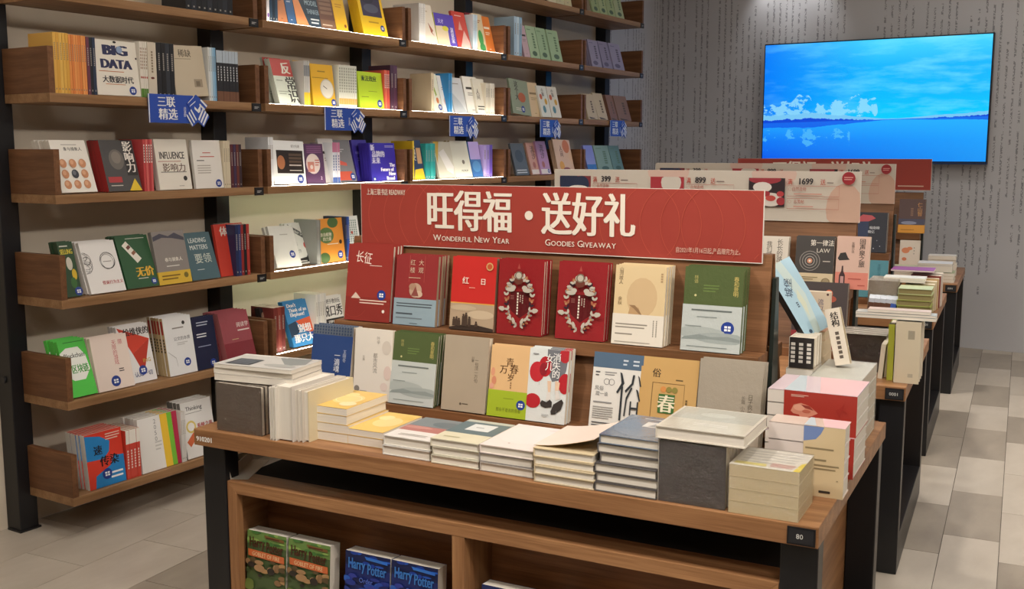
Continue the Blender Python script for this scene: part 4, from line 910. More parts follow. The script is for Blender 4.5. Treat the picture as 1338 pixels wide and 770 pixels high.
P.face(546, 615, (508, 606), 2, '#d9b79a', 'peach book with an orange head', [('c', .72, .8, .2, '#c9743a'), ('v', '人间', .4, .82, .16, '#6a3c2c', .01), ('c', .3, .22, .14, '#d9a03c'), ('e', .55, .12, .2, .06, '#8a4a3a')], h=.235, th=14, roll=1, st=(.85, .06, .013))

# ---- fifth bay
P = shelf('T2', 4, g_)
for k, (a, b) in enumerate(((690, 720), (722, 752), (754, 786), (788, 822))):
    P.face(a, b, None, 1, ['#a8b88a', '#b4c294', '#aabb8c', '#b8c49a'][k], ['near', 'second', 'third', 'far'][k]+' sage green book', GG, h=.2, th=15)
P = shelf('T', 4, m3)
PP = [('d', .55, .3, .75, .8, 6, '#4a4460'), ('e', .4, .14, .25, .08, '#5c5678'), ('l', .1, .86, .6, .92, 1, '#6c6688')]
P.face(517, 566, (496, 147), 4, '#9a94b0', 'near grey violet book', PP, h=.195, th=14)
P.face(573, 619, (535, 157), 1, '#8f89a8', 'middle grey violet book', PP, h=.2, th=16)
P.face(626, 680, (587, 167), 1, '#9a95b2', 'far grey violet book', PP, h=.2, th=16)
P = shelf('A', 4, m3)
TN = [('d', .55, .25, .72, .75, 5, '#5a4a38'), ('p', [(.1, .1), (.6, .06), (.8, .02), (.2, .02)], '#4a3c2e')]
P.face(498, 546, (484, 420), 3, '#c4b396', 'near tan book', TN, h=.185, th=15)
P.face(549, 596, (500, 418), 1, '#c9b89a', 'far tan book', TN, h=.2, th=17)
P.face(612, 646, (575, 427), 2, '#8a6350', 'near brown book', TN, h=.195, th=17)
P.face(651, 714, (609, 427), 1, '#93705c', 'far brown book', TN, h=.195, th=17)
P = shelf('B', 4, g_)
P.face(672, 710, (656, 608), 1, '#8f86b8', 'violet book with a blue foot', [('r', 0, 0, 1, .3, '#3c5a9c')], h=.2, th=15, film=True)
P.face(716, 776, (690, 616), 1, '#8aa394', 'grey green book', GG, h=.2, th=16)
P.face(779, 822, (742, 616), 1, '#6f8f86', 'sea green book', GG, h=.2, th=17)

# ------------------------------------------------------------------ books on the first rack
px = (0, 0, 1)
T1 = TF[0]
UP = Place(T1, 0.508, TH+0.267, 'upper tier of the first rack', 'books on the upper tier, first rack', px, name='display_book', thm=8.4)
LO = Place(T1, 0.408, TH+0.035, 'lower tier of the first rack', 'books on the lower tier, first rack', px, name='display_book', thm=13)
SKR = (.72, .37, .0155)
UP.face(450, 508, (458, 319.7), 3, '#96332c', 'red book with brush title', [('t', '长征', .36, .83, .14, '#efe3d6', .0, .8, -6, .5), ('l', .5, .72, .8, .735, 1, '#efe3d6'), ('r', 0, 0, 1, .31, '#8a2e28'), ('p', [(.12, .29), (.22, .37), (.34, .29)], '#d9c2b0'), ('l', .32, .22, .95, .29, 2, '#e3c8b8'), ('c', .86, .14, .03, '#efe3d6'), ('ring', .2, .25, .3, .004, '#a84e40', 30, 180, 330)], st=(.8, .35, .0165), t=.018, hard=True)
plum = []
UP.face(513.5, 567.8, (519.6, 333.6), 4, '#8f2f30', 'dark red book with blue grey band', [('r', .32, .62, .33, 1, '#a85048'), ('r', .68, .62, .69, 1, '#a85048'), ('t', '大', .6, .9, .075, '#cdb29a'), ('t', '观', .6, .79, .075, '#cdb29a'), ('t', '红', .4, .9, .075, '#cdb29a'), ('t', '楼', .4, .79, .075, '#cdb29a'), ('l', .32, .67, .68, .69, 1, '#cdb29a'), ('c', .5, .5, .15, '#b99a84'), ('e', .43, .55, .09, .05, '#a9866f'), ('e', .57, .45, .1, .05, '#c9ae98'), ('p', [(.4, .42), (.5, .56), (.58, .42)], '#8a4a44')],
        band=(0, .38, '#8fa3ad', [('l', .06, .66, .94, .86, 2, '#4a545c'), ('l', .06, .36, .5, .5, 1, '#4a545c'), ('l', .06, .22, .95, .32, 1, '#6f7c84'), ('l', .4, .05, .6, .1, 1, '#4a545c')]), t=.0145, pg=pages('#a8967a'), th=8)
UP.face(586.9, 644, (592.5, 335.9), 2, '#c22b27', 'bright red book with hill soldiers', [('r', 0, 0, 1, .36, '#b09a80'), ('r', 0, .36, 1, .375, '#d9a24a'), ('p', [(0, 0), (1, 0), (1, .04), (.6, .08), (.3, .07), (0, .03)], '#3c2f28'), ('e', .7, .22, .3, .06, '#c4b094'), ('e', .3, .3, .3, .04, '#bba88c')] + [it for k, (a, b) in enumerate(((.1, .14), (.16, .15), (.22, .13), (.32, .19), (.38, .21), (.46, .16), (.62, .1))) for it in (('p', [(a-.035, .05), (a+.035, .05), (a+.03, b), (a-.03, b)], '#4a3a30'), ('c', a, b+.015, .022, '#3f3028'))] +
        [('t', '红', .33, .68, .09, '#f0e4d4', .01), ('t', '日', .73, .67, .08, '#f0e4d4', .01), ('l', .42, .575, .62, .59, 1, '#e6c4b0'), ('c', .86, .88, .08, '#c9a06a'), ('c', .86, .88, .055, '#b8542f')], t=.018, pg=pages('#8f7a60'))
def wreath(ink='#bdb5a8'):
    o = [('p', [(.3, .58), (.7, .58), (.76, .46), (.7, .32), (.5, .22), (.3, .32), (.24, .46)], '#5c1a1f')]
    def leafp(x, y, a, l, w_, c):
        ca, sa = math.cos(a), math.sin(a); q = .66
        return ('p', [(x+(l*u_*ca-w_*v_*sa), y+(l*u_*sa+w_*v_*ca)*q) for u_, v_ in ((0, 0), (.35, .5), (.8, .35), (1, 0), (.8, -.35), (.35, -.5))], c)
    for s in (-1, 1):
        for k in range(15):
            a = R(-80+k*11.2); x, y = .5+s*(.30 if a > 0 else .27)*math.cos(a), .46+.33*math.sin(a)
            tone = [ink, '#3a2630', '#a8654a', ink, '#8f8780'][k % 5]
            for dd in (-.9, .35): o.append(leafp(x, y, (a+math.pi/2+dd) if s > 0 else (math.pi-(a+math.pi/2+dd)), .095, .05, tone))
            if k % 3 == 1: o.append(('c', x+s*.03, y, .022, '#b98a62'))
        for k in range(3): o.append(leafp(.5+s*(.08+.06*k), .71+.025*k-.02*k*k, R(38-22*k) if s > 0 else R(142+22*k), .10, .055, ink))
        o += [leafp(.5+s*.3, .33, R(10) if s > 0 else R(170), .16, .1, ink), leafp(.5+s*.08, .14, R(70) if s > 0 else R(110), .15, .07, ink), leafp(.5+s*.14, .19, R(40) if s > 0 else R(140), .13, .06, ink), ('e', .5+s*.2, .6, .1, .03, ink), ('e', .5+s*.14, .63, .06, .03, ink)]
    o += [('e', .5, .72, .1, .05, '#6a3a30'), ('c', .5, .79, .085, '#7a6a5c'), ('c', .5, .79, .06, '#b9b3a4'), ('p', [(.47, .88), (.5, .95), (.53, .88)], '#a84a44'),
          ('d', .485, .27, .515, .57, 8, '#e6dccd'), ('d', .6, .42, .62, .54, 4, '#b9a598'), ('d', .55, .44, .57, .54, 4, '#b9a598'), ('l', .34, .47, .42, .53, 3, '#8a5a54')]
    return o
UP.face(648.5, 706.8, (653, 339), 3, '#8e2226', 'nearer crimson book with flower wreath', wreath(), t=.016, film=True, hard=True)
UP.face(724.7, 788, (731.4, 342.4), 2, '#90252a', 'farther crimson book with flower wreath', wreath(), t=.016, film=True, hard=True, d=.002)
UP.face(798.7, 864.8, (805.4, 346.9), 4, '#d6bf94', 'sand beige book with white band', [('e', .55, .6, .3, .25, '#c9ad84'), ('p', [(.3, .4), (.34, .5), (.5, .47), (.55, .38), (.9, .36), (.9, .3), (.3, .3)], '#b8966c'), ('p', [(.3, .5), (.42, .5), (.5, .45), (.58, .37), (.5, .4), (.4, .46)], '#8f7050'), ('v', '山河故人', .12, .97, .05, '#6a5844'), ('v', '余秋', .12, .6, .05, '#8a7452'), ('d', .9, .8, .94, .92, 4, '#b09470')],
        band=(0, .385, '#ddd6c8', [('l', .06, .52, .7, .72, 2, '#8f887c'), ('l', .06, .3, .5, .4, 1, '#8f887c'), ('d', .8, .3, .82, .85, 9, '#8f887c'), ('d', .86, .3, .88, .85, 9, '#8f887c'), ('l', .06, .06, .8, .12, 1, '#a39c90')]), t=.016)
MIST = [('e', .3, .4, .45, .13, '#a9b1ae'), ('e', .7, .3, .5, .12, '#9fa8a6'), ('p', [(.05, .3), (.3, .36), (.5, .32), (.8, .35), (1, .3), (1, .24), (.5, .27), (0, .24)], '#8a9492'), ('l', .15, .85, .95, .93, 1, '#6a7270'), ('l', .25, .72, .6, .77, 1, '#8f9896'), ('l', .06, .52, .4, .56, 1, '#8f9896'), ('l', .1, .08, .8, .12, 1, '#8f9896')]
GRN = [('v', '春和景明', .88, .9, .055, '#c9b46a'), ('v', '林语', .2, .9, .045, '#b0a868'), ('l', .33, .7, .6, .8, 3, '#6a8048'), ('c', .2, .66, .02, '#cfc890')]
UP.face(889, 965.7, (896.2, 349), 4, '#52603a', 'green book with misty grey band', GRN, band=(0, .55, '#bcc3c0', MIST), t=.0145, film=True, st=(.78, .29, .0185), hard=True)
LO.face(None, 455, (408, 436), 2, '#2b477f', 'navy blue notebook with dotted top', [('r', 0, .86, 1, 1, '#6a7480')] + [('d', .02+.07*k, .865, .06+.07*k, .995, 3, '#3a4a66') for k in range(14)] + [('v', '一滴魂', .66, .62, .09, '#d9dde6', .01), ('v', '王晓冬', .84, .66, .055, '#b9c2d6'), ('l', .12, .4, .2, .5, 2, '#8fa0c4')], w=.158, t=.022, h=.222, th=10, name='notebook', sp='#24365c', d=.0)
LO.face(461, 509.6, (465, 429), 1, '#e3ddd2', 'tall white book with grey vertical title', [('v', '都市风流', .56, .66, .065, '#7d7770'), ('v', '叶辛', .63, .9, .05, '#9a948c'), ('v', '长篇', .25, .62, .035, '#a8a29a'), ('e', .85, .75, .12, .1, '#d3cbc0'), ('e', .9, .4, .1, .1, '#dcc9c0'), ('e', .82, .2, .1, .06, '#dccdc4'), ('c', .1, .14, .07, '#8a847c'), ('l', .18, .1, .4, .13, 1, '#a8a29a')], t=.016, d=.006)
LO.face(508, 565.5, (516, 434.5), 3, '#4f5e37', 'moss green book with misty band', GRN, band=(0, .6, '#bcc3c0', MIST), t=.0145, hard=True)
LO.face(575.9, 633, (582.4, 439), 1, '#aa9d8a', 'plain taupe book', [('v', '一句顶一万句', .75, .72, .05, '#5d5346'), ('v', '刘震', .66, .74, .035, '#7a6f60'), ('c', .44, .1, .025, '#5d5346'), ('l', .48, .09, .62, .12, 1, '#5d5346')], t=.024, hard=True)
LO.face(636, 686, (643.5, 451.4), 2, '#dcb583', 'peach and lime green book', [('t', '青', .5, .77, .11, '#5e4026', .01), ('t', '春', .62, .68, .12, '#5e4026', .01), ('t', '万', .35, .66, .11, '#5e4026', .01), ('t', '岁', .55, .56, .1, '#5e4026', .01), ('e', .08, .62, .05, .06, '#d99a7a'), ('e', .12, .5, .06, .06, '#cf8a6c'), ('e', .07, .42, .06, .04, '#d9a08a'), ('d', .55, .4, .58, .5, 3, '#8a6a48')],
        band=(0, .37, '#9fb52a', [('l', .4, .68, .7, .74, 1, '#7d8f1e'), ('t', '那永不逝去的青春', .55, .28, .14, '#6a7420', .0, .8, 0, .8)]), st=(.86, .19, .0145), t=.016)
bal = [('r', 0, 0, 1, 1, '#dadfdd'), ('p', [(.45, 1), (1, 1), (.95, .72), (.86, .6), (.62, .56), (.48, .7)], '#74767c'), ('e', .9, .93, .14, .1, '#b23038'), ('e', .42, .76, .17, .14, '#b42a33'), ('e', .22, .68, .19, .14, '#bf3039'), ('e', .38, .72, .1, .09, '#8f2530'), ('e', .95, .55, .17, .14, '#b42a33'), ('e', .16, .28, .2, .1, '#b42a33'),
       ('p', [(.5, .57), (.6, .57), (.6, .38), (.55, .36)], '#e3c4a8'), ('p', [(.7, .58), (.82, .56), (.8, .4), (.72, .4)], '#e3c4a8'), ('p', [(.52, .42), (.6, .42), (.62, .3), (.5, .3)], '#dedad4'), ('p', [(.72, .45), (.8, .45), (.86, .34), (.74, .32)], '#dedad4'),
       ('p', [(.36, .26), (.4, .3), (.52, .28), (.6, .32), (.66, .29), (.66, .22), (.5, .2), (.38, .22)], '#3c3836'), ('p', [(.64, .16), (.7, .26), (.8, .3), (.9, .34), (.95, .3), (.9, .2), (.76, .13), (.66, .12)], '#3c3836'), ('r', .298, .5, .302, .56, '#8a8a8a'), ('r', .78, .02, .783, .18, '#b9bcba'),
       ('v', '消失的', .71, .95, .105, '#f0efec', .01), ('v', '女儿', .53, .93, .105, '#f0efec', .01), ('l', .1, .91, .3, .94, 1, '#7a7c7c'), ('l', .42, .08, .6, .12, 2, '#a3a6a6')]
LO.face(686, 737, (693.3, 455.6), 3, '#d3d8d5', 'white book with red balloons and shoes', bal, t=.015, film=True)
su = [('r', 0, .8, 1, 1, '#51687f'), ('l', .6, .84, .7, .94, 2, '#c9d2da'), ('l', .8, .84, .92, .94, 2, '#c9d2da'), ('l', .06, .68, .15, .76, 2, '#5a5a5c'), ('l', .25, .7, .5, .76, 2, '#8a8a8a'), ('ring', .3, .62, .06, .008, '#6a6a6c', 20), ('ring', .4, .62, .06, .008, '#6a6a6c', 20), ('t', '风俗', .16, .53, .055, '#7c7c7c'), ('t', '藏一谈', .22, .46, .05, '#7c7c7c'), ('l', .06, .33, .5, .37, 1, '#8a8a8a'), ('l', .06, .13, .48, .3, 6, '#9c9a96'), ('l', .06, .03, .6, .1, 2, '#5a5a5c')]
K = '#2f3438'
su += [('p', [(.56, .76), (.6, .75), (.66, .62), (.54, .48), (.51, .5), (.6, .62)], K), ('p', [(.6, .58), (.64, .58), (.64, .14), (.6, .14)], K), ('p', [(.82, .74), (.86, .74), (.84, .62), (.7, .5), (.68, .53), (.8, .63)], K), ('p', [(.92, .74), (.95, .72), (1.0, .6), (.97, .6)], K), ('p', [(.8, .58), (.83, .57), (.74, .42), (.72, .2), (.69, .2), (.71, .44)], K), ('p', [(.9, .56), (.94, .55), (1, .42), (.98, .4)], K),
       ('p', [(.8, .4), (.83, .4), (.83, .22), (.8, .22)], K), ('p', [(.94, .4), (.97, .4), (.97, .22), (.94, .22)], K), ('r', .8, .30, .97, .325, K)]
LO.face(768.4, 833, (777.4, 461.3), 1, '#dbd9d2', 'white folklore book with large black character', su, t=.02, d=.004)
LO.face(None, 905, (841.3, 467), 1, '#c39d62', 'tan kraft book with green square', [('t', '俗', .28, .8, .1, '#3f3424', .01), ('l', .62, .71, .78, .75, 1, '#6a5838'), ('r', .22, .22, .23, .68, '#6a5434'), ('r', .78, .26, .785, .68, '#6a5434'), ('r', .22, .675, .78, .68, '#6a5434'), ('r', .22, .22, .78, .225, '#8a7048'), ('c', .42, .6, .05, '#cf8a4a'), ('c', .52, .6, .05, '#8a8040'), ('c', .62, .6, .05, '#8a8040'), ('r', .35, .3, .63, .54, '#3f6a35'), ('t', '春', .49, .42, .2, '#e6dcc0', .02), ('d', .82, .25, .85, .5, 7, '#6a5838')], w=.165, t=.018)
LO.face(907, 990, (915.7, 470), 2, '#a39a8b', 'grey cloth book in clear wrap', [('v', '日子疯长着', .83, .62, .055, '#4f483e'), ('v', '长篇', .72, .6, .045, '#6f675c'), ('v', '小说', .72, .48, .045, '#6f675c')], t=.02, film=True, hard=True)

# ------------------------------------------------------------------ flat stacks on the tables
def pile(f, x0, x1, yb, z, n, dep, hs, cols, desc, where, top=(), v=None, yaw=0.0, jit=.004, hard=True, grp=None, pg=None, u=None, w=None, names='stacked_book', sp=None, film=False, offs=None):
    """books lying on their backs, tail edges towards the viewer; x0, x1: front corners in the picture at height z"""
    if v is None: v = f.onz((x0+x1)/2, yb, z)[1]
    v = max(v, 0.004)
    if u is None:
        u = f.solve_u(x0, v, z); w = f.solve_u(x1, v, z)-u
    grp = grp or f'books in the {desc} stack'
    if isinstance(hs, (int, float)): hs = [hs]*n
    if isinstance(cols, str): cols = [cols]*n
    zz = z+0.0005; made = {}
    for k in range(n):                                       # bottom to top
        t = hs[k]; a = R(yaw+(JR.uniform(-1.5, 1.5) if k else 0)); X = f.U*math.cos(a)+f.V*math.sin(a); Zl = Vector((0, 0, 1)).cross(X)
        zz += t
        du = JR.uniform(-jit, jit) if k else 0; dv = JR.uniform(0, jit)
        if offs: du += offs[k][0]; dv += offs[k][1]
        M = axes(f.at(u+du, v+dv, zz), X, (0, 0, -1), Zl)
        nm = (('top book' if k == n-1 else ORD[n-1-k] + ' book down') + f' in the {desc} stack, {where}') if n > 1 else f'single {desc} lying flat {where}'
        key = (cols[k], t)
        if k < n-1 and key in made: dup(made[key], M, nm, grp)
        else:
            b = make_book(M, nm, grp, w, dep, t-.0006, cols[k], pr=top if k == n-1 else (), hard=hard, pg=pg or PAGE2, name=names, sp=sp, film=film)
            if k < n-1: made[key] = b
FRT = 'front of the first table'
pile(T1, 405, 453.5, 577, TH, 4, .205, [.026, .026, .026, .022], ['#e3c684', '#e0c078', '#e3c684', '#e3bd68'], 'tall yellow', FRT, [('e', .5, .5, .35, .25, '#ead08c'), ('ring', .5, .5, .3, .02, '#f2e4b8', 24), ('e', .3, .75, .2, .1, '#eed898'), ('e', .75, .25, .2, .12, '#f0deae')], hard=False, sp='#d9b65c')
pile(T1, 453.8, 499, 584, TH, 2, .205, [.026, .02], ['#e0bd6c', '#e3bf6a'], 'low yellow', FRT, [('e', .55, .5, .35, .25, '#ead08c'), ('e', .3, .7, .2, .12, '#eed89c'), ('e', .8, .8, .15, .1, '#e0bc62')], hard=False, sp='#d9b65c')
pile(T1, 499.5, 561, 599, TH, 2, .215, .027, ['#d5d2cc', '#dcd8d0'], 'rose and slate topped', FRT, [('r', 0, 0, 1, .34, '#e3ddd6'), ('r', 0, .34, 1, .58, '#b5766e'), ('r', 0, .58, 1, 1, '#7d8486'), ('e', .3, .5, .3, .06, '#c48a80'), ('e', .7, .75, .3, .12, '#6a7478'), ('l', .2, .1, .8, .2, 2, '#b9b2aa')])
pile(T1, 563, 625, 610, TH, 3, .215, .0225, '#d0cbb8', 'slate and cream topped', FRT, [('r', 0, 0, 1, .36, '#d8d2b6'), ('r', 0, .36, 1, .9, '#5f7478'), ('r', 0, .9, 1, 1, '#b9bcae'), ('r', .28, .52, .78, .82, '#d9dcd8'), ('l', .42, .64, .64, .7, 1, '#8a9090'), ('l', .15, .12, .5, .2, 1, '#b5ad8a')])
pile(T1, 626.5, 696, 621, TH, 3, .225, .0235, ['#b9b2aa', '#8f8a86', '#e6dad4'], 'pale pink topped', FRT, [('e', .5, .6, .5, .4, '#e9ded9'), ('c', .42, .18, .02, '#a89a94'), ('l', .7, .85, .9, .9, 1, '#d3c4be')])
pile(T1, 697, 775, 636, TH, 4, .215, [.0215, .0215, .0215, .023], ['#c9b99a', '#d0c0a0', '#c9b99a', '#d6c4a0'], 'cream leaf covered', FRT)
pile(T1, 776.5, 857, 648, TH, 6, .215, .0235, ['#5d5a5a', '#66605c', '#5d5a5a', '#6a6562', '#5d5a5a', '#6a7686'], 'slate blue topped', FRT, [('e', .5, .5, .5, .4, '#727f90'), ('r', .42, .52, .85, .74, '#cfd4d6'), ('p', [(.5, .55), (.6, .7), (.7, .6), (.78, .66), (.7, .54)], '#8f989e'), ('l', .3, .84, .95, .9, 1, '#c3c9cf')], film=True, offs=[(0, 0), (0, .0), (0, .002), (.006, .01), (.006, .01), (.006, .008)])
# the lifted cover leaf on the cream stack: a curved sheet hinged along the spine
t = thing('loose_cover', 'curling cream cover leaf lifted from the top of the cream stack', 'book cover', tmat(T1))
u0 = T1.solve_u(697, .02, TH+.088); u1 = T1.solve_u(776, .02, TH+.088)
m = MB(); n = 8; A = pm('#e6d6c8', .5); B_ = pm('#cdb07a', .6)
def leaf(s, v): return (u0+(u1-u0)*s, .022+v, TH+.0905+.034*s**1.6)
for i in range(n):
    a, b = i/n, (i+1)/n
    m.poly([leaf(a, 0), leaf(b, 0), leaf(b, .205), leaf(a, .205)], A)
    lo = lambda p: (p[0], p[1], p[2]-.0009)
    m.poly([lo(leaf(a, .205)), lo(leaf(b, .205)), lo(leaf(b, 0)), lo(leaf(a, 0))], B_)
    m.poly([lo(leaf(a, 0)), lo(leaf(b, 0)), leaf(b, 0), leaf(a, 0)], B_)
for (a, b, c, d) in ((.62, .02, .72, .05), (.75, .03, .8, .055)):
    pass
m.build('leaf', t)

# ------------------------------------------------------------------ wrapped packs: several copies standing tight under clear film
def pack(f, u, v, z, w, d, h, n, face, side, desc, where, yaw=0.0, ct=.0013, front=(), layers='y', pg='#e2d8c6', film=True, right=(), name='book_pack', top=None):
    """a block of n equal books; layers y: standing one behind the other with a cover facing forward; z: lying flat"""
    M = Matrix.Rotation(R(f.ang+yaw), 4, 'Z'); M.translation = f.at(u, v, z+.0006)
    t = thing(name, f'{desc}, {where}', 'book pack', M)
    fm = pm(face, .4, 0, film); sm = pm(side, .4)
    for k in range(n):
        m = MB()
        if layers == 'y':
            a, b = d*k/n+.0005, d*(k+1)/n-.0005
            m.box(.001, a, 0, w, a+.0015, h, fm if k == 0 else sm); m.box(.001, b-.0015, 0, w, b, h, sm); m.box(0, a, 0, .002, b, h, sm)
            m.box(.002, a+.0015, .002, w-.002, b-.0015, h-.002, pages(pg))
            if k == 0 and front: Print(m, (0, a, 0), (1, 0, 0), (0, 0, 1), (0, -1, 0), w, h, .0002, film=film).run(front)
        else:
            a, b = h*k/n+ct*.25, h*(k+1)/n-ct*.25
            m.box(0, 0, a, w, d, a+ct, sm); m.box(0, 0, b-ct, w, d, b, pm(top, .35) if (top and k == n-1) else sm); m.box(0, d-.002, a, w, d, b, sm)
            m.box(ct*1.5, ct*1.5, a+ct, w-ct*1.5, d-.002, b-ct, pages(pg))
            if k == n-1 and right: Print(m, (0, 0, b), (1, 0, 0), (0, 1, 0), (0, 0, 1), w, d, .0002).run(right)
        m.build('book_block', t)
    if film:
        m = MB(); e = .0022; m.box(-e, -e, 0, w+e, d+e, h+e, wrapfilm()); m.build('clear_wrap', t, .003)
    return t
def fit(f, x0, x1, yb, z, ytop, v=None):
    if v is None: v = f.onz((x0+x1)/2, yb, z)[1]
    u0, u1 = f.solve_u(x0, v, z), f.solve_u(x1, v, z)
    zt = f.onv((x0+x1)/2, ytop, v)[2]
    return u0, v, u1-u0, zt-z
u, v, W, Hh = fit(T1, 284, 342.5, 571, TH, 504, .02)
pack(T1, u, v, TH, W, .05, Hh, 3, '#5a4e46', '#4a403a', 'dark brown wrapped pack at the corner', FRT)
pile(T1, 283, 384, 500, TH+Hh+.004, 3, .16, [.02, .018, .012], ['#d6d0c6', '#cfc9bf', '#c9c6c0'], 'grey magazine', 'on the dark brown pack', [('r', .1, .1, .42, .6, '#3f4348'), ('d', .14, .15, .38, .55, 5, '#6a7078'), ('p', [(.5, .9), (.8, .3), (.98, .5), (.9, .95)], '#8a8d8c'), ('r', 0, .88, .6, .96, '#e3dfd6'), ('e', .75, .25, .2, .12, '#a9a9a4')], v=.028, yaw=6, hard=False, names='magazine', u=u-.012, w=.27)
# books standing side by side with their tail edges to the front, beside the dark pack
def upright(f, x0, x1, yb, ytop, dep, col, desc, where, n=1, grp=None, side=(), v=None, z=TH, sp=None):
    if v is None: v = f.onz((x0+x1)/2, yb, z)[1]
    u0, u1 = f.solve_u(x0, v, z), f.solve_u(x1, v, z); h = f.onv((x0+x1)/2, ytop, v)[2]-z; t = (u1-u0)/n
    for k in range(n):
        X, Z = f.V, Vector((0, 0, 1)); M = axes(f.at(u0+k*t+.0003, v, z+.0005), -X, Z.cross(-X), Z)
        M.translation = f.at(u0+k*t+.0003, v+dep, z+.0005)
        lab = f'{ORD[k]} {desc}, {where}' if n > 1 else f'{desc}, {where}'
        make_book(M, lab, grp, dep, h, t-.0006, col, hard=True, pg=PAGE2, name='standing_book', back=col, pr=side if k == n-1 else ())
SB = 'upright books beside the yellow stack'
w_ = 'between dark pack and yellow stack'
upright(T1, 353, 361, 576, 507, .2, '#d9d3c8', 'thin white upright book', w_, 2, SB)
upright(T1, 362, 383, 577, 505, .2, '#d3cdc4', 'thick white upright book', w_, 1, SB)
upright(T1, 384, 396, 578, 510, .21, '#cfc7ba', 'rounded ivory upright book', w_, 2, SB)
upright(T1, 396.5, 404.5, 578, 512, .215, '#d8cba8', 'ivory upright book with a small picture', w_, 1, SB, [('r', .72, .55, .9, .85, '#8f8a52'), ('r', .75, .6, .87, .8, '#b9a66a'), ('l', .3, .4, .6, .6, 3, '#c4b68e')])

# front right corner of the first table
u, v, W, Hh = fit(T1, 859, 946.8, 665, TH, 580, .012)
pack(T1, u, v, TH, W, .19, Hh, 6, '#45403e', '#d8d0c2', 'charcoal wrapped book pack', FRT, front=[('e', .3, .55, .06, .05, '#4e4846'), ('e', .6, .7, .07, .06, '#3f3a38'), ('e', .3, .25, .07, .06, '#3c3735')])
zt = TH+Hh+.004
pile(T1, 854, 955, 580, zt, 1, .215, [.03], ['#d9d2c4'], 'cream volume', 'on the charcoal wrapped pack', [('r', .03, .03, .97, .97, '#cfc9ba'), ('r', .03, .45, .97, .97, '#b9b9ae'), ('l', .35, .2, .75, .32, 2, '#e6e2d8'), ('e', .5, .7, .2, .1, '#c6c6bc')], v=.006, u=u-.006, w=.212, film=True, names='hardcover_volume')
u, v, W, Hh = fit(T1, 951, 1042.5, 677, TH, 612, .008)
pack(T1, u, v, TH, W, .155, Hh, 4, '#cdbb94', '#d0c09a', 'plain beige wrapped pack', FRT, layers='z', ct=.0004, pg='#d0bf98', top='#d6d0c2', right=[('l', .1, .2, .9, .9, 5, '#bdb8ae'), ('l', .55, .1, .9, .3, 3, '#b8665e'), ('r', .05, .08, .5, .2, '#d9cc7a'), ('p', [(.9, 0), (1, 0), (1, .5), (.94, .4)], '#d9c23a')])
def sideprint(f, u, v, z, w, d, h, items, parent_name): pass
# two boxed sets: three volumes lying flat in a printed sleeve
def boxed(f, u, v, z, w, d, h, n, sleeve, band, desc, where, group=None, cover='#d8d2c8', topc='#d9c6cc', x0=.32):
    t = thing('boxed_set', f'{desc}, {where}', 'book pack', tmat(f, u, v, z+.0006), group)
    for k in range(n):
        a, b = h*k/n+.0005, h*(k+1)/n-.0005; m = MB(); cm = pm(cover, .4)
        m.box(0, 0, a, w, .0016, b, cm); m.box(0, 0, a, w, d, a+.0014, cm); m.box(0, 0, b-.0014, w, d, b, pm(topc, .25) if k == n-1 else cm)
        m.box(.002, .0016, a+.0014, w-.002, d-.002, b-.0014, PAGE2); m.build('volume', t)
    m = MB(); s = pm(sleeve, .3)
    m.box(w*x0, -.0016, 0, w+.001, -.0002, h+.001, s); m.box(w*x0, -.0016, h+.0002, w+.001, d*.96, h+.0014, pm(topc, .2))
    m.box(w*x0, -.0016, -.0004, w+.001, d*.96, 0.0, s)
    Print(m, (w*x0, -.0016, 0), (1, 0, 0), (0, 0, 1), (0, -1, 0), w*(1-x0), h, .0002).run(band)
    Print(m, (w*x0, 0, h+.0014), (1, 0, 0), (0, 1, 0), (0, 0, 1), w*(1-x0), d*.96, .0002).run([('p', [(.5, 0), (1, 0), (1, 1), (.3, 1)], '#e0b9bb'), ('p', [(0, 0), (.3, 0), (.1, 1), (0, 1)], '#b9c3c8')])
    m.build('sleeve', t)
face_ = [('p', [(.1, .5), (.14, .66), (.24, .72), (.36, .66), (.48, .5), (.4, .42), (.34, .38), (.36, .26), (.24, .3), (.22, .42), (.14, .44)], '#d08a72'), ('e', .22, .6, .08, .08, '#dba088'), ('p', [(.24, .68), (.36, .66), (.42, .56), (.3, .6)], '#8f3a30'), ('e', .32, .52, .06, .04, '#b8634e'), ('l', .1, .86, .35, .93, 2, '#e3b9a8'),
         ('t', '人', .5, .18, .15, '#f0e6da', .01), ('t', '世', .615, .18, .15, '#f0e6da', .01), ('t', '间', .73, .18, .15, '#f0e6da', .01), ('p', [(.72, .62), (.8, .72), (.84, .84), (.82, .66), (.9, .56), (.8, .6), (.78, .44)], '#9c2a22')]
E1 = 'right end of the first table'
uu = T1.solve_u(1000, .385, TH+.1); vv = .385; ww_ = T1.solve_u(1116, .385, TH+.1)-uu
boxed(T1, uu, vv, TH, ww_, .2, .104, 3, '#a3342a', face_, 'lower boxed set in a red portrait sleeve', E1, 'red boxed sets', x0=.19)
boxed(T1, uu+.002, vv+.005, TH+.107, ww_, .2, .104, 3, '#a3342a', face_, 'upper boxed set in a red portrait sleeve', E1, 'red boxed sets', x0=.19)
u, v, W, Hh = fit(T1, 1001.7, 1100.5, 645, TH, 556, .215)
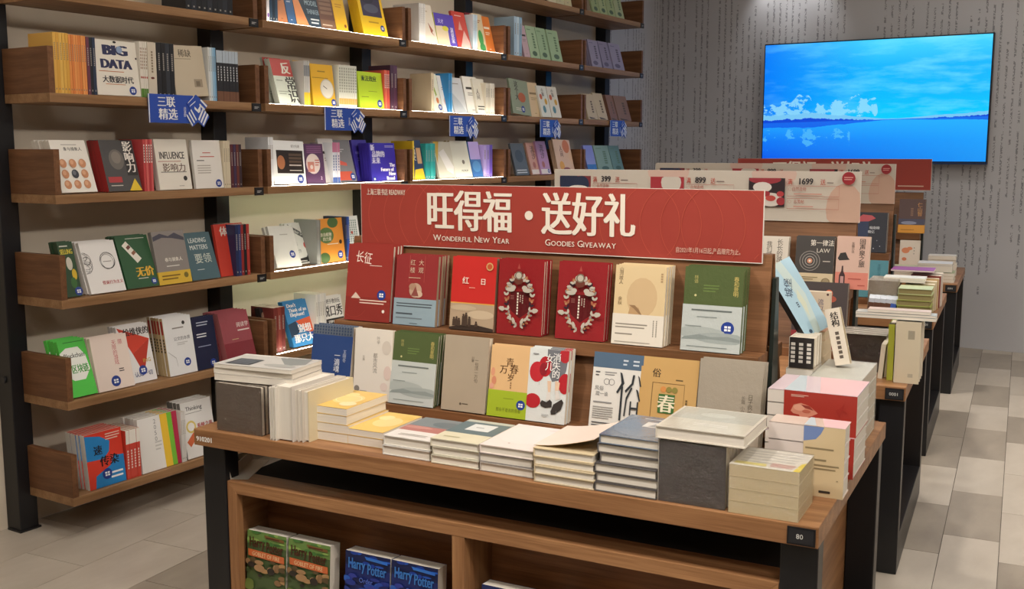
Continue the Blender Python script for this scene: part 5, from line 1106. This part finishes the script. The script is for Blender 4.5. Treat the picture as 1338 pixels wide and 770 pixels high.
boxed(T1, u, .215, TH, W, .08, Hh, 4, '#d2bd96', [('p', [(0, 1), (.5, 1), (.42, .9), (.3, .82), (0, .78)], '#6f86b8'), ('l', .05, .66, .9, .72, 1, '#8f7f60'), ('l', .05, .5, .85, .56, 1, '#8f7f60'), ('l', .05, .38, .9, .48, 2, '#8f7f60'), ('d', .42, .05, .7, .1, 1, '#3a342c'), ('l', .84, .24, .9, .27, 1, '#8f7f60')], 'cream boxed set with blue shape and barcode', E1, None, '#ddd2cc', '#d6c2b4', .47)
pack(T1, 1.664, .625, TH, .138, .3, .198, 5, '#cdd0c4', '#d3d2c6', 'white foil wrapped pack', E1, layers='z')
pack(T1, 1.762, .592, TH, .04, .03, .075, 2, '#d8d4c8', '#d8d4c8', 'small white wrapped bundle', E1, layers='z')

# rear half of the first table, seen past the rack
REAR = 'rear half of the first table'
pile(T1, 1020, 1062, 470, TH, 11, .14, .0262, ['#d2bd9c', '#cdb894', '#d4c0a0', '#cdb894']*2+['#d2bd9c', '#cdb894', '#cf9e84'], 'tall cream edged', REAR, v=.868, u=1.575, w=.085, hard=False, pg=pages('#dcc8a8'))
pile(T1, 1020, 1062, 470, TH, 8, .13, .0252, ['#c4b8a4', '#b9ac98']*4, 'squat buff', REAR, v=.715, u=1.585, w=.076, hard=False)

# pale blue book slipped askew beside the rack
a_ = T1.at(*T1.onv(1055, 443, .80)); b_ = T1.at(*T1.onv(1001, 351, .80)); Zl = b_-a_; hh = Zl.length; Zl.normalize()
c_ = T1.at(*T1.onv(1074, 431, .80)); Xl = c_-a_; Xl = Xl - Zl*Xl.dot(Zl); Xl.normalize()
Nn = Zl.cross(Xl); Xl = (Xl*math.cos(R(55))+Nn*math.sin(R(55))).normalized()
make_book(axes(a_, Xl, Zl.cross(Xl), Zl), 'pale blue book slipped askew beside the first rack', None, .10, hh, .024, '#9cbccb',
          pr=[('p', [(.35, 0), (.6, 0), (.8, .5), (.6, 1), (.3, 1), (.5, .5)], '#b3c4c0'), ('p', [(.5, .2), (.65, .4), (.6, .6), (.45, .5)], '#c0c6b0'), ('t', '城堡', .35, .66, .11, '#33485c', .01, 1, 60, .7), ('l', .1, .9, .3, .93, 1, '#4a6070'), ('d', .3, .38, .38, .46, 3, '#4a6070'), ('c', .25, .06, .06, '#33485c')], name='display_book', sp='#23292c', back='#2b2f33')
pack(T1, 1.588, .72, TH+.2035, .07, .11, .088, 3, '#2d2928', '#ded8cc', 'three dark spined small books in a block', REAR, front=[('d', .08, .15, .25, .85, 5, '#d9d4ca'), ('d', .4, .15, .57, .85, 5, '#d9d4ca'), ('d', .72, .15, .89, .85, 5, '#d9d4ca')], film=False)
# white slim book with a vertical title, leaning
Zl = (Vector((0, 0, 1))*.95+T1.U*-.24+T1.V*.1).normalized(); Xl = T1.U-Zl*T1.U.dot(Zl); Xl.normalize()
make_book(axes(T1.at(1.705, .80, TH+.2035), Xl, Zl.cross(Xl), Zl), 'slim white book with vertical black title leaning behind the rack', None, .042, .165, .03, '#d8cebe', pr=[('v', '结构', .55, .93, .12, INK, .02), ('d', .4, .1, .65, .6, 6, '#5a5046')], name='display_book', pg=pages('#b9a684'))
make_book(tmat(T1, 1.59, .93, TH+.2895), 'small cream book with two dark corner dots standing on the cream pile', None, .07, .11, .02, '#dccbb4', pr=[('c', .12, .93, .05, '#4a2a2a'), ('c', .88, .93, .05, '#4a2a2a'), ('v', '流行', .6, .8, .14, '#7c7488', .01), ('v', '的', .35, .4, .14, '#7c7488', .01), ('r', 0, .48, 1, .49, '#8a7a66')], name='display_book')

# ------------------------------------------------------------------ second, third and fourth tables
T2, T3, T4 = TF[1:]
U2 = Place(T2, 0.508, TH+0.267, 'upper tier of the second rack', 'books on the second rack', px, name='display_book', thm=8.4)
L2 = Place(T2, 0.408, TH+0.035, 'lower tier of the second rack', 'books on the second rack', px, name='display_book', thm=8.4)
U2.face(None, 1027, (997, 296), 2, '#d6cfc2', 'white book with two vertical lines', [('v', '长长的路', .78, .95, .11, '#4a443c', .0), ('v', '我们慢慢走', .5, .9, .1, '#4a443c', .0), ('d', .1, .7, .14, .95, 5, '#8a847a')], w=.155, h=.2, th=10)
law = [('r', 0, 0, 1, .28, '#cdbb98'), ('t', '第一律法', .68, .88, .11, '#e6e0d2', .01, 1, 0, .6), ('t', 'LAW', .72, .73, .1, '#d6d0c2', .0, 1, 0, .4), ('c', .38, .52, .27, '#8a867f'), ('c', .38, .52, .25, '#3f3c3a'), ('ring', .38, .52, .2, .02, '#8f8b84', 24), ('ring', .38, .52, .13, .02, '#a39f98', 20), ('c', .38, .52, .07, '#c98a6a'), ('c', .38, .52, .03, '#e6e0d6'), ('l', .72, .5, .92, .54, 1, '#b9b3a8'), ('l', .2, .14, .62, .22, 2, '#8a7a58'), ('e', .82, .12, .12, .07, '#9c8a68'), ('ring', .82, .12, .1, .015, '#7a6848', 14)]
U2.face(1037, 1087, (1041, 296), 3, '#3d3936', 'dark law book with silver lock dial', law, t=.018, h=.205, th=10)
U2.face(1090, 1133, (1093, 299), 2, '#cfae9e', 'dusty pink book with hat and bottle', [('r', 0, 0, 1, .32, '#d07f6e'), ('p', [(.05, .58), (.12, .68), (.28, .7), (.36, .6), (.42, .56), (.1, .54)], '#2a2523'), ('p', [(.12, .02), (.3, .02), (.3, .26), (.24, .34), (.23, .44), (.19, .44), (.18, .34), (.12, .26)], '#3a1f22'), ('p', [(.16, .08), (.26, .08), (.26, .24), (.16, .24)], '#b98f8a'), ('v', '回声泉之旅', .78, .96, .1, '#3a302c', .01), ('v', '长篇小说', .5, .9, .05, '#6a5a52'), ('l', .4, .18, .95, .22, 1, '#a5483c'), ('l', .7, .06, .92, .1, 1, '#a5483c')], t=.018, h=.21, th=10)
L2.face(None, 1103, (1042, 367), 2, '#453c3c', 'large dark book with orange flames', [('e', .3, .82, .06, .06, '#c46a4a'), ('e', .28, .76, .08, .05, '#a5503c'), ('e', .66, .84, .07, .06, '#cf7450'), ('e', .7, .76, .1, .05, '#a5503c'), ('r', 0, 0, 1, .26, '#8f2f34'), ('l', .6, .18, .95, .22, 1, '#d6b0a8'), ('l', .5, .06, .95, .14, 2, '#c49a94')], w=.21, t=.022, h=.262, th=9, pg=pages('#8a8078'))
F2_ = 'front corner of the second table'
u, v, W, Hh = fit(T2, 1096, 1156, 485, TH, 437, None)
pack(T2, u, max(v, .01), TH, W, .17, Hh, 6, '#2b2422', '#3a322f', 'black wrapped book pack', F2_, top='#cfcfc8')
u, v, W, Hh = fit(T2, 1158, 1166, 481, TH, 424, .10)
pack(T2, u, .10, TH, W, .12, Hh, 1, '#a9ad3c', '#a9ad3c', 'lime green upright volume', F2_, film=False)
u, v, W, Hh = fit(T2, 1167, 1200, 479, TH, 421, .07)
pack(T2, u, .07, TH, W, .16, Hh, 3, '#d3c6ac', '#d8d0be', 'cream upright volumes with blank label', F2_, film=False, front=[('r', .5, .72, .76, .86, '#a39a86'), ('r', .55, .1, .75, .16, '#b5ab96'), ('ring', .5, .79, .0, .0, '#a39a86')][:2])
pile(T2, 1112, 1205, 424, TH+Hh+.003, 2, .07, [.012, .009], ['#8f9a9a', '#a9aca8'], 'teal and white magazine', 'on the cream upright volumes', v=.085, u=u-.14, w=.27, hard=False, names='magazine')
pile(T2, 1129, 1200, 415, TH+Hh+.0245, 1, .06, [.011], ['#c4b0a4'], 'pale brown magazine', 'on the teal and white magazines', v=.092, u=u-.1, w=.21, hard=False, names='magazine')
for k in range(4):
    make_book(tmat(T2, 1.715+k*.018, .12+.03*k, TH+.0008) @ Matrix.Rotation(R(4), 4, 'Y') @ Matrix.Rotation(R(0), 4, 'X'), f'{ORD[k]} upright white book at the edge behind the cream volumes, second table', 'edge books on the second table', .016, .125-.012*k, .15, ['#d6cbb6', '#c9b99c', '#8a5a48', '#d8d2c4'][k], name='standing_book')
U3 = Place(T3, 0.508, TH+0.267, 'upper tier of the third rack', 'books on the third rack', px, name='display_book', thm=8.4)
L3 = Place(T3, 0.408, TH+0.035, 'lower tier of the third rack', 'books on the third rack', px, name='display_book', thm=8.4)
U3.face(None, 1157, (1123, 271), 2, '#232733', 'midnight blue book with a red fish', [('r', 0, .0, .4, .9, '#27365a'), ('p', [(.02, .84), (.2, .95), (.5, .93), (.62, .86), (.4, .78), (.1, .77)], '#c4545c'), ('t', '咽南晴', .6, .62, .07, '#d6dbe0', .01, 1, 0, .6), ('t', '晚亿', .5, .52, .07, '#d6dbe0', .01, 1, 0, .4), ('c', .6, .1, .02, '#b9bdc6'), ('c', .8, .16, .015, '#b9bdc6'), ('c', .45, .2, .015, '#b9bdc6'), ('c', .7, .3, .012, '#b9bdc6')], w=.16, h=.215, th=8, t=.018)
L3.face(None, 1158, (1128, 324), 1, '#5f9aa8', 'teal blue book', [('v', '北欧小说', .7, .9, .08, '#3f6a78'), ('l', .2, .2, .4, .26, 2, '#7fb2bc')], w=.15, h=.2, th=8, t=.014, film=True)
F3_ = 'front corner of the third table'
u, v, W, Hh = fit(T3, 1133, 1171, 413, TH, 367, .075)
pack(T3, u, .075, TH, W, .2, Hh, 8, '#8f8372', '#9c9284', 'taupe wrapped book pack', F3_, pg='#c9c3b6', layers='y')
for k in range(5):
    uu = T3.solve_u(1133+k*7, .01, TH+.05)
    t = thing('pocket_notebook', f'{ORD[k]} small rounded notebook with brown body and pale top, before the taupe pack', 'notebook', tmat(T3, uu, .012, TH+.0006) @ Matrix.Rotation(R(5+k), 4, 'Y'), 'small rounded notebooks')
    m = MB(); m.box(0, 0, 0, .026, .055, .068, pm('#4a6ac0' if k == 4 else '#6a4a3a', .4)); m.build('cover', t)
    m = MB(); m.prism_x([(0, .068), (.055, .068), (.055, .088), (.044, .102), (.011, .102), (0, .088)], .0, .026, pm('#cfd6e0', .3)); m.build('rounded_top', t)
u, v, W, Hh = fit(T3, 1171, 1216, 408, TH, 378, .004)
pile(T3, 1171, 1216, 407, TH, 5, .15, Hh/5, ['#a3ad5a', '#9aa552', '#a3ad5a', '#b0b06a', '#b9c49a'], 'olive green hardback', F3_, v=.004, u=u, w=W-.004, pg=pages('#8f8450'))
SC3 = 'upright row on the third table'
for k, (c, wd) in enumerate((('#4a5a3c', .022), ('#d3c69c', .024), ('#cfc0a0', .022), ('#c9a878', .02), ('#8a3a30', .026), ('#d6cfc6', .03))):
    uu = T3.solve_u(1176, .2, TH)+.0
    M = axes(T3.at(1.70+k*.02-.008, .07+k*.085, TH+.0005), T3.V, Vector((0, 0, 1)).cross(T3.V), (0, 0, 1))
    M = tmat(T3, 1.664+.003*k, .175+k*.062, TH+.0006)
    make_book(M, ['dark green', 'straw', 'cream', 'tan', 'red brown', 'white'][k]+' book in the upright row, third table', SC3, .135+.003*k, .135+.008*k, .04, c, name='standing_book', sp=c)
pile(T3, 1165, 1220, 372, TH+.19, 1, .18, [.008], ['#8f4a8a'], 'violet edged magazine', 'on the upright row', v=.36, u=1.58, w=.21, hard=False, names='magazine')
pile(T3, 1150, 1205, 372, TH+.152, 2, .12, [.012, .012], ['#c9ccc6', '#d6d6d0'], 'glossy white magazine', 'near end of the upright row', v=.185, u=1.56, w=.2, hard=False, names='magazine')
U4 = Place(T4, 0.508, TH+0.267, 'upper tier of the last rack', 'books on the last rack', px, name='display_book', thm=8.4)
L4 = Place(T4, 0.408, TH+0.035, 'lower tier of the last rack', 'books on the last rack', px, name='display_book', thm=8.4)
U4.face(1173, 1207, (1174, 247), 2, '#5c4644', 'brown book with gold characters', [('r', 0, .25, 1, .42, '#4a4c62'), ('e', .4, .3, .3, .05, '#8a90a8'), ('v', '仁', .8, .9, .12, '#c9925a', .01), ('v', '山智', .8, .76, .12, '#c9925a', .01), ('d', .45, .5, .55, .75, 4, '#8a6a58')], band=(0, .24, '#d99a3c', [('l', .1, .3, .8, .5, 1, '#a56a20')]), h=.225, th=8)
L4.face(1174, 1200, (1176, 303), 2, '#ddd2c4', 'ivory book with orange flower drawing', [('e', .3, .65, .2, .1, '#d98a62'), ('e', .5, .72, .14, .06, '#d98a62'), ('e', .25, .35, .12, .06, '#cf7a54'), ('l', .7, .5, .75, .8, 3, '#9a948a')], h=.19, th=8)
pile(T4, 1172, 1228, 340, TH, 4, .16, .02, ['#c9c8b0', '#b9bd9a', '#c4c6ac', '#a9b290'], 'pale green softback', 'front corner of the last table', v=.12, u=1.40, w=.2, hard=False)
pile(T4, 1222, 1260, 350, TH, 3, .17, .02, ['#b9ae98', '#c9b48a', '#a9b28a'], 'mixed softback', 'outer edge of the last table', v=.06, u=1.60, w=.2, hard=False)
pile(T4, 1216, 1258, 335, TH+.062, 2, .17, [.042, .012], ['#8a8688', '#c9c9c9'], 'grey volume', 'on the mixed softbacks', v=.065, u=1.585, w=.2, hard=False)
pile(T4, 1250, 1266, 350, TH, 5, .13, .026, ['#d6cfc0', '#cfc6b4', '#d8d2c6', '#c9bfa8', '#d3ccc0'], 'ivory softback', 'far end of the last table', v=.45, u=1.62, w=.17, hard=False)

# ------------------------------------------------------------------ paperbacks in the display case and small things
CB = Place(T1, 0.062, 0.176, 'display case under the first table', 'paperbacks in the display case', px, name='story_paperback')
def wiz(lt, tx, kind):
    o = [('r', 0, .80, 1, 1, lt)]
    rw = random.Random(5)
    for k in range(12): o.append(('e', rw.random(), .82+.18*rw.random(), .05+.06*rw.random(), .012+.02*rw.random(), ['#4a7a3c', '#8fae5c', '#3c6a34'][k % 3] if kind else ['#1d3f9a', '#0f1a40', '#2455b8'][k % 3]))
    o += [('p', [(.44, .965), (.95, .945), (.95, .90), (.48, .92)], '#7a5a30' if kind else '#2f6fd0'), ('l', .5, .91, .93, .95, 1, tx), ('t', 'Harry', .27, .81, .19, tx, .022, .55, 0, .46), ('t', 'Potter', .72, .79, .19, tx, .022, .55, 0, .52)]
    if kind:
        o += [('p', [(.04, .72), (.96, .69), (.97, .585), (.05, .615)], '#c9683a'), ('t', 'GOBLET OF FIRE', .5, .65, .075, '#e6c89a', .01, .8, -2, .86)]
        for k in range(26): o.append(('e', rw.random(), .58*rw.random(), .06+.1*rw.random(), .02+.05*rw.random(), ['#3c4a2c', '#8a6a48', '#6a7a3c', '#a8835c', '#2f2822', '#5a4a30', '#b08a5c'][k % 7]))
    else:
        for k in range(22): o.append(('e', rw.random(), .66*rw.random(), .08+.14*rw.random(), .02+.05*rw.random(), ['#24368a', '#182460', '#2748a4', '#2a5ab4', '#141c4a', '#33409a'][k % 6]))
        o += [('t', 'Order', .5, .62, .085, '#5a78d8', .0, .9, 0, .7)]
    return o
for (x0, x1, y, kind, nm) in ((322.5, 373, 690, 1, 'nearer green and orange'), (376, 430, 700, 1, 'farther green and orange'), (450, 508, 716, 0, 'nearer blue'), (510, 570, 730, 0, 'farther blue')):
    CB.face(x0, x1, None, 1, '#4a5c36' if kind else '#1b2a6a', nm + ' thick paperback', wiz('#6a8a48' if kind else '#14204e', '#4a2416' if kind else '#3a78c4', kind), t=.048, h=.2, th=4, pg=pages('#f0e8da'), sp='#4a5a3a' if kind else '#28407a')
for (x0, x1, nm) in ((627, 695, 'nearer indigo'), (713, 785, 'farther indigo')):
    CB.face(x0, x1, None, 1, '#1c2a5c', nm + ' paperback beyond the divider', [('l', .15, .86, .85, .94, 1, '#3f7ad0'), ('t', 'Harry', .27, .80, .18, '#3a78c4', .02, .55, 0, .46), ('t', 'Potter', .72, .79, .18, '#3a78c4', .02, .55, 0, .52), ('e', .5, .3, .4, .25, '#2a3f8a')], t=.045, h=.185, th=4, pg=pages('#f0e8da'))
t = thing('paper_leaflet', 'folded white leaflet poking out between table top and display case', 'leaflet', tmat(T1, .09, .05, .5385) @ Matrix.Rotation(R(22), 4, 'Z'))
m = MB(); m.box(0, 0, 0, .055, .2, .0015, pm('#d8d2c6', .5)); m.hexa([(0, 0, .0015), (.002, 0, .0015), (.002, .2, .0015), (0, .2, .0015), (-.004, 0, .03), (-.002, 0, .03), (-.002, .2, .03), (-.004, .2, .03)], pm('#cfc8bc', .5)); m.build('sheet', t)
